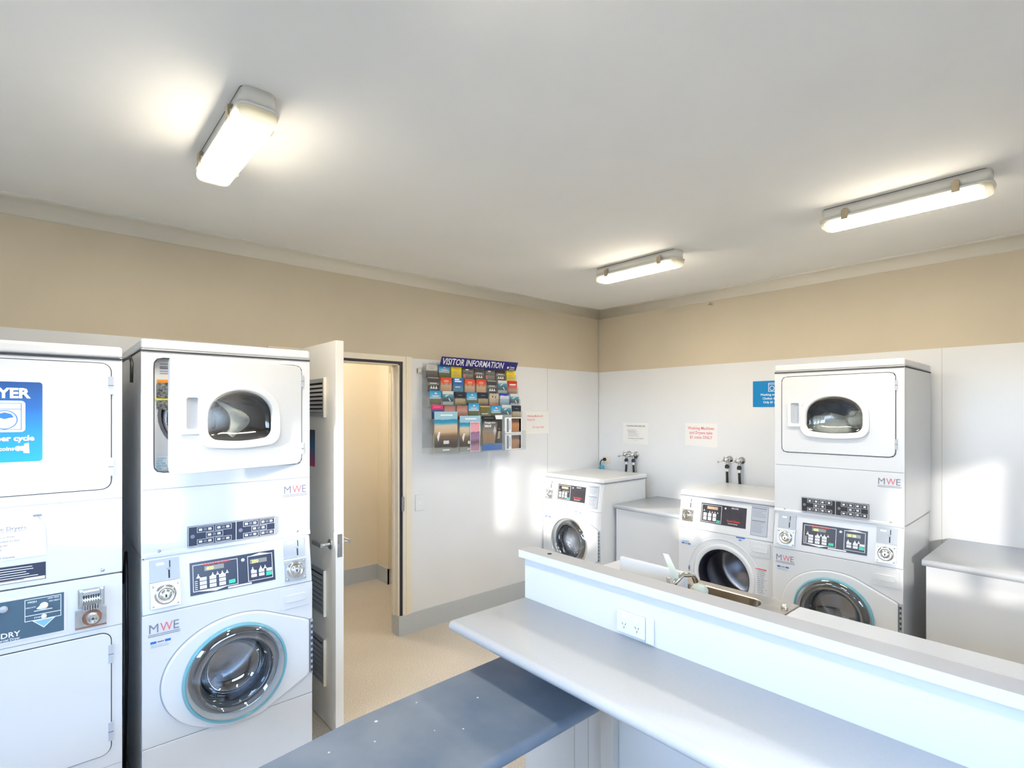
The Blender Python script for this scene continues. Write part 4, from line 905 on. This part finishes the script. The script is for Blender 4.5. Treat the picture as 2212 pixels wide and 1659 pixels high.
BR = {}
def leaf_mesh(kind):
    if kind in BR: return BR[kind]
    w_, h_, t_ = .100, .150, .008; b = MB()
    def base(stops, n=0., ns=25): b.box(0, w_, -t_, 0, 0, h_, banded('print_'+kind, stops, n, ns))
    Y = -t_-.0006
    def blk(x0, x1, z0, z1, m): b.box(x0*w_, x1*w_, Y, -t_, z0*h_, z1*h_, m)
    if kind == 'beach':
        base([(0, (.03, .05, .02)), (.28, (.10, .14, .03)), (.40, (.10, .10, .08)), (.46, (.50, .62, .66)), (.58, (.12, .42, .72)), (.8, (.04, .36, .70)), (1, (.01, .25, .52))], .22, 40)
        b.prism(circ(.052, .118, .011, 12), 'y', Y, -t_, 'print'); b.prism(circ(.050, .112, .009, 12, .005), 'y', Y-.0004, -t_, 'red'); blk(.22, .80, .60, .64, 'print')
    elif kind == 'yellow':
        base([(0, (.75, .55, .01)), (1, (.85, .72, .02))], .1, 10)
        for k in range(6): blk(.22, .62+.2*((k*7) % 3)/2, .86-.12*k, .89-.12*k, 'orange' if k % 2 == 0 else 'grey_print')
    elif kind == 'silver':
        base([(0, (.08, .08, .08)), (.35, (.22, .22, .21)), (.5, (.05, .05, .06)), (.6, (.20, .21, .22)), (.8, (.07, .08, .10)), (1, (.05, .06, .08))], .25, 50)
        blk(.25, .55, .72, .80, 'print'); blk(.05, .22, .10, .38, 'pinkred')
    elif kind == 'opals':
        base([(0, (.02, .015, .02)), (.42, (.03, .02, .03)), (.46, (.22, .22, .20)), (.60, (.16, .16, .15)), (.66, (.05, .045, .05)), (.9, (.04, .04, .04)), (.93, (.30, .27, .26)), (1, (.28, .26, .25))])
        blk(.18, .78, .55, .60, 'print')
        for k in range(3): b.prism([(w_*(.16+.23*k), h_*.18), (w_*(.40+.23*k), h_*.18), (w_*(.28+.23*k), h_*.42)], 'y', Y, -t_, 'print')
    elif kind == 'sunhat':
        base([(0, (.50, .30, .18)), (.4, (.60, .40, .27)), (.55, (.50, .28, .18)), (.66, (.68, .10, .05)), (1, (.62, .05, .03))], .12, 30)
        blk(.28, .72, .66, .82, mat('faded_coral', (.75, .28, .18), .5)); b.prism(circ(.028, .082, .006, 10, .012), 'y', Y, -t_, 'rust'); b.prism(circ(.074, .082, .006, 10, .012), 'y', Y, -t_, 'rust')
    elif kind == 'bluetext':
        base([(0, (.10, .30, .40)), (.2, (.04, .25, .45)), (.5, (.02, .12, .42)), (1, (.02, .16, .45))], .1, 20)
        blk(.15, .60, .84, .94, 'print'); blk(.15, .80, .70, .80, 'print'); blk(.20, .70, .30, .37, 'print')
    elif kind == 'ocean':
        base([(0, (.40, .45, .46)), (.22, (.38, .44, .46)), (.25, (.01, .02, .05)), (.45, (.02, .07, .12)), (.6, (.04, .24, .34)), (.76, (.15, .32, .38)), (.80, (.55, .60, .62)), (1, (.62, .66, .68))], .10, 22)
        b.prism([(.022, .085), (.060, .112), (.030, .104)], 'y', Y, -t_, 'print'); b.prism([(.052, .070), (.060, .072), (.076, .040), (.066, .040)], 'y', Y, -t_, 'print')
    elif kind == 'redtext':
        base([(0, (.25, .06, .06)), (.25, (.42, .30, .18)), (.45, (.55, .08, .05)), (.9, (.60, .02, .01)), (1, (.35, .01, .01))], .2, 30); blk(.12, .85, .66, .76, 'print'); blk(.12, .70, .56, .61, 'pinkred')
    elif kind == 'navy':
        base([(0, (.10, .07, .03)), (.3, (.42, .33, .19)), (.50, (.45, .36, .22)), (.53, (.01, .015, .03)), (1, (.012, .02, .045))], .18, 60); blk(.30, .70, .74, .78, 'grey_print')
    elif kind == 'cream':
        base([(0, (.55, .14, .03)), (.20, (.50, .18, .06)), (.25, (.42, .34, .20)), (.7, (.55, .48, .38)), (1, (.42, .36, .28))], .35, 35); blk(.3, .4, .66, .8, 'seam'); blk(.62, .7, .62, .78, 'seam')
    elif kind == 'bluewhite':
        base([(0, (.30, .22, .20)), (.3, (.35, .50, .60)), (.6, (.50, .56, .72)), (.75, (.62, .62, .72)), (.82, (.02, .05, .40)), (1, (.01, .04, .32))], .2, 35)
    elif kind == 'pink':
        base([(0, (.05, .08, .20)), (.66, (.06, .10, .25)), (.72, (.70, .03, .20)), (1, (.72, .02, .18))], .05, 20); blk(.15, .8, .80, .88, 'pinkred')
    elif kind == 'rose':
        base([(0, (.10, .04, .03)), (.4, (.40, .16, .09)), (.6, (.48, .30, .27)), (.85, (.45, .18, .16)), (1, (.20, .14, .14))], .25, 25)
    elif kind == 'olive':
        base([(0, (.30, .27, .20)), (.45, (.18, .17, .08)), (.6, (.16, .15, .04)), (.9, (.17, .15, .03)), (.93, (.50, .42, .28)), (1, (.50, .42, .28))], .05, 20); blk(.15, .8, .38, .44, 'print')
    elif kind == 'report':
        base([(0, (.05, .03, .04)), (.45, (.16, .14, .16)), (.5, (.10, .10, .10)), (.53, (.50, .50, .48)), (1, (.55, .55, .54))], .08, 30); blk(.2, .8, .85, .87, 'grey_print'); blk(.3, .7, .70, .73, 'grey_print')
    o = b.build('brochure'); me = o.data; bpy.data.objects.remove(o); BR[kind] = me; return me
LOOK = {'beach': 'blue beach brochure with a round logo', 'yellow': 'yellow brochure with orange text lines', 'silver': 'grey photo brochure', 'opals': 'black brochure with three white peaks',
        'sunhat': 'red-topped tan brochure', 'bluetext': 'deep blue brochure with white text', 'ocean': 'white-topped ocean brochure', 'redtext': 'bright red brochure with white text', 'navy': 'navy brochure with a sandy photo',
        'cream': 'cream and orange brochure', 'bluewhite': 'white and royal blue brochure', 'pink': 'pink-topped brochure', 'rose': 'dusky pink brochure', 'olive': 'olive green brochure', 'report': 'white and grey brochure'}
RN = ['top', 'second', 'third', 'fourth']; CN = ['first', 'second', 'third', 'fourth', 'fifth', 'sixth', 'seventh', 'eighth']
GRID = [['report', 'beach', 'yellow', 'silver', 'opals', 'silver', 'opals', 'yellow'],
        ['opals', 'sunhat', 'bluetext', 'sunhat', 'sunhat', 'opals', 'ocean', 'redtext'],
        ['beach', 'ocean', 'navy', 'beach', 'navy', 'cream', 'bluewhite', 'ocean'],
        ['pink', 'rose', 'rose', 'beach', 'olive', 'beach', 'ocean', 'navy']]
for i in range(4):
    d, z0, z1 = ROWS[i]
    for j, kd in enumerate(GRID[i]):
        o = bpy.data.objects.new('brochure', leaf_mesh(kd)); COL.objects.link(o)
        o.rotation_euler = (0, 0, A90); dzz = .014 if (i, j) == (3, 3) else (-.008 if kd in ('rose', 'olive') else random.uniform(-.004, .004))
        o.location = (.0045+d, -2.130+.008+j*.1162, z0+.002+dzz); o.scale = (1, 1, (z1-z0-.004)*1.0/.150*(1.06 if i else 1.0))
        tag(o, '%s, %s row of the wall rack, %s from left' % (LOOK[kd], RN[i], CN[j]), 'brochure', 'small brochures in the wall rack')
def big(kind, y0, y1, z0, z1, label, dx=.0, t_=.008):
    w_, h_ = y1-y0, z1-z0; b = MB(); Y = -t_-.0006
    def blk(x0, x1, a, c, m): b.box(x0*w_, x1*w_, Y, -t_, a*h_, c*h_, m)
    if kind == 'coast':
        b.box(0, w_, -t_, 0, 0, h_, banded('print_coast', [(0, (.30, .32, .30)), (.12, (.30, .31, .29)), (.15, (.02, .012, .01)), (.28, (.07, .035, .02)), (.42, (.22, .12, .06)), (.50, (.55, .40, .25)), (.60, (.60, .48, .36)), (.66, (.60, .50, .42)), (.72, (.04, .34, .50)), (.80, (.01, .22, .42)), (.83, (.30, .52, .66)), (1, (.33, .55, .70))], .10, 9))
        b.text('VISITOR GUIDE', w_*.5, h_*.90, .018, 'print', Y, 'CENTER', bold=.5) if False else blk(.25, .78, .90, .93, 'print'); b.prism([(w_*.10, h_*.40), (w_*.18, h_*.52), (w_*.24, h_*.50), (w_*.16, h_*.28)], 'y', Y, -t_, 'print'); blk(.38, .62, .22, .30, 'print'); blk(.35, .65, .06, .09, 'print')
    elif kind == 'pinkmap':
        b.box(0, w_, -t_, 0, 0, h_, banded('print_pinkmap', [(0, (.55, .28, .36)), (.18, (.45, .25, .35)), (.3, (.12, .06, .12)), (.45, (.40, .22, .38)), (.60, (.30, .16, .42)), (.64, (.25, .08, .14)), (.68, (.72, .36, .42)), (.9, (.72, .33, .40)), (1, (.60, .12, .22))], .18, 22)); b.frame(0, w_, 0, h_, .004, 'print', Y)
    elif kind == 'island':
        b.box(0, w_, -t_, 0, 0, h_, banded('print_island', [(0, (.05, .16, .50)), (.16, (.06, .18, .52)), (.19, (.28, .22, .16)), (.4, (.40, .24, .14)), (.56, (.24, .22, .19)), (.75, (.12, .12, .11)), (.85, (.012, .012, .012)), (1, (.008, .008, .008))], .10, 14))
        b.prism([(w_*.62, h_*.20), (w_, h_*.20), (w_, h_*.9), (w_*.80, h_*.9)], 'y', Y, -t_, 'black_print')
        b.text('Kangaroo', w_*.10, h_*.78, .026, 'print', Y-.0004, bold=1); b.text('Island', w_*.10, h_*.68, .030, 'print', Y-.0004, bold=2)
        b.prism([(w_*.54, h_*.55), (w_*.62, h_*.72), (w_*.70, h_*.55), (w_*.60, h_*.42)], 'y', Y-.0006, -t_, 'greyplastic'); b.prism(circ(w_*.63, h_*.80, .006, 10), 'y', Y-.0006, -t_, 'greyplastic')
        b.prism([(w_*.74, h_*.32), (w_*.80, h_*.55), (w_*.90, h_*.55), (w_*.88, h_*.34)], 'y', Y-.0006, -t_, mat('tan_print', (.45, .33, .18), .5)); b.prism(circ(w_*.84, h_*.62, .006, 10), 'y', Y-.0006, -t_, 'pinkred')
        b.prism([(w_*.68, h_*.90), (w_*1.0, h_*.90), (w_*1.02, h_*1.02), (w_*.62, h_*1.02)], 'y', Y-.001, -t_, 'print'); b.box(w_*.10, w_*.55, Y, -t_, h_*.93, h_*.945, 'grey_print')
    else:
        b.box(0, w_, -t_, 0, 0, h_, 'print'); blk(.10, .22, .08, .92, 'grey_print'); 
        b.box(w_*.38, w_*.95, Y, -t_, h_*.06, h_*.94, banded('print_guide', [(0, (.30, .14, .07)), (.5, (.45, .22, .10)), (.7, (.12, .06, .04)), (1, (.05, .03, .02))], .5, 18)); blk(.84, .95, .06, .9, 'black_print'); blk(.26, .32, .2, .8, 'greyplastic')
    o = b.build('brochure'); o.rotation_euler = (0, 0, A90); o.location = (.0045+ROWS[4][0]+dx, y0, z0); return tag(o, label, 'brochure', 'large brochures in the bottom row of the rack')
big('coast', -2.118, -1.908, 1.366, 1.683, 'large coast guide in the bottom row of the rack, leftmost and standing tallest')
big('coast', -1.884, -1.680, 1.366, 1.650, 'large coast guide in the bottom row, half covered by a pink brochure', .0)
big('pinkmap', -1.788, -1.690, 1.366, 1.600, 'narrow pink and purple brochure in front of the second coast guide', .0095, .004)
big('island', -1.660, -1.452, 1.366, 1.648, 'large black and blue Kangaroo Island guide in the bottom row of the rack')
big('guide', -1.425, -1.235, 1.500, 1.634, 'upper of the two white booklets with tan photos, bottom right of the rack', .006)
big('guide', -1.430, -1.240, 1.362, 1.492, 'lower of the two white booklets with tan photos, bottom right of the rack', .012)

# ------------------------------------------------------------------ ceiling lights
def batten(label, x, y, rz=0):
    r = thing('ceiling_light', label, 'light', (x, y, CZ), rz, 'batten ceiling lights'); L = .33; w_ = .062
    h = MB(); P = rrect(-L, L, -w_*.86, w_*.86, .03); v = MB(); v.prism([(p[0], p[1]) for p in P], 'z', -.055, 0, 'lampwhite', True); v.prism([(p[0], p[1]) for p in rrect(-L-.008, L+.008, -w_-.004, w_+.004, .034)], 'z', -.064, -.054, 'lampwhite', True)
    v.prism([(p[0], p[1]) for p in rrect(-L+.001, L-.001, -w_*.87, w_*.87, .03)], 'z', -.0025, -.0001, 'seam', True); v.build('housing', r)
    ds = MB(); rings = []
    for s_, zz in ((1.0, -.064), (.985, -.078), (.93, -.090), (.82, -.096), (.4, -.098)):
        rr = rrect(-L-.004+(1-s_)*w_, L+.004-(1-s_)*w_, -w_*s_, w_*s_, .032*s_); rings.append([(p[0], p[1], zz) for p in rr])
    nn = len(rings[0]); ds.add([p for q in rings for p in q], [(j*nn+i, j*nn+(i+1) % nn, (j+1)*nn+(i+1) % nn, (j+1)*nn+i) for j in range(4) for i in range(nn)]+[tuple(4*nn+i for i in range(nn))], 'lens', True); ds.build('diffuser', r)
    for sx in (-.215, .215):
        for sy in (-1, 1):
            c = MB(); c.box(sx-.014, sx+.014, sy*(w_+.003), sy*(w_+.011), -.078, -.030, 'clip'); c.box(sx-.009, sx+.009, sy*(w_-.008), sy*(w_+.004), -.032, -.022, 'clip'); c.build('clip', r, .001)
    return r
batten('batten light on the ceiling above the stacks on the left wall', 1.395, -3.800)
batten('batten light on the ceiling nearest the room corner', 1.375, -1.262)
batten('batten light on the ceiling above the stack on the back wall', 2.870, -1.262)
batten('batten light on the ceiling over the camera end of the room', 2.870, -3.800)
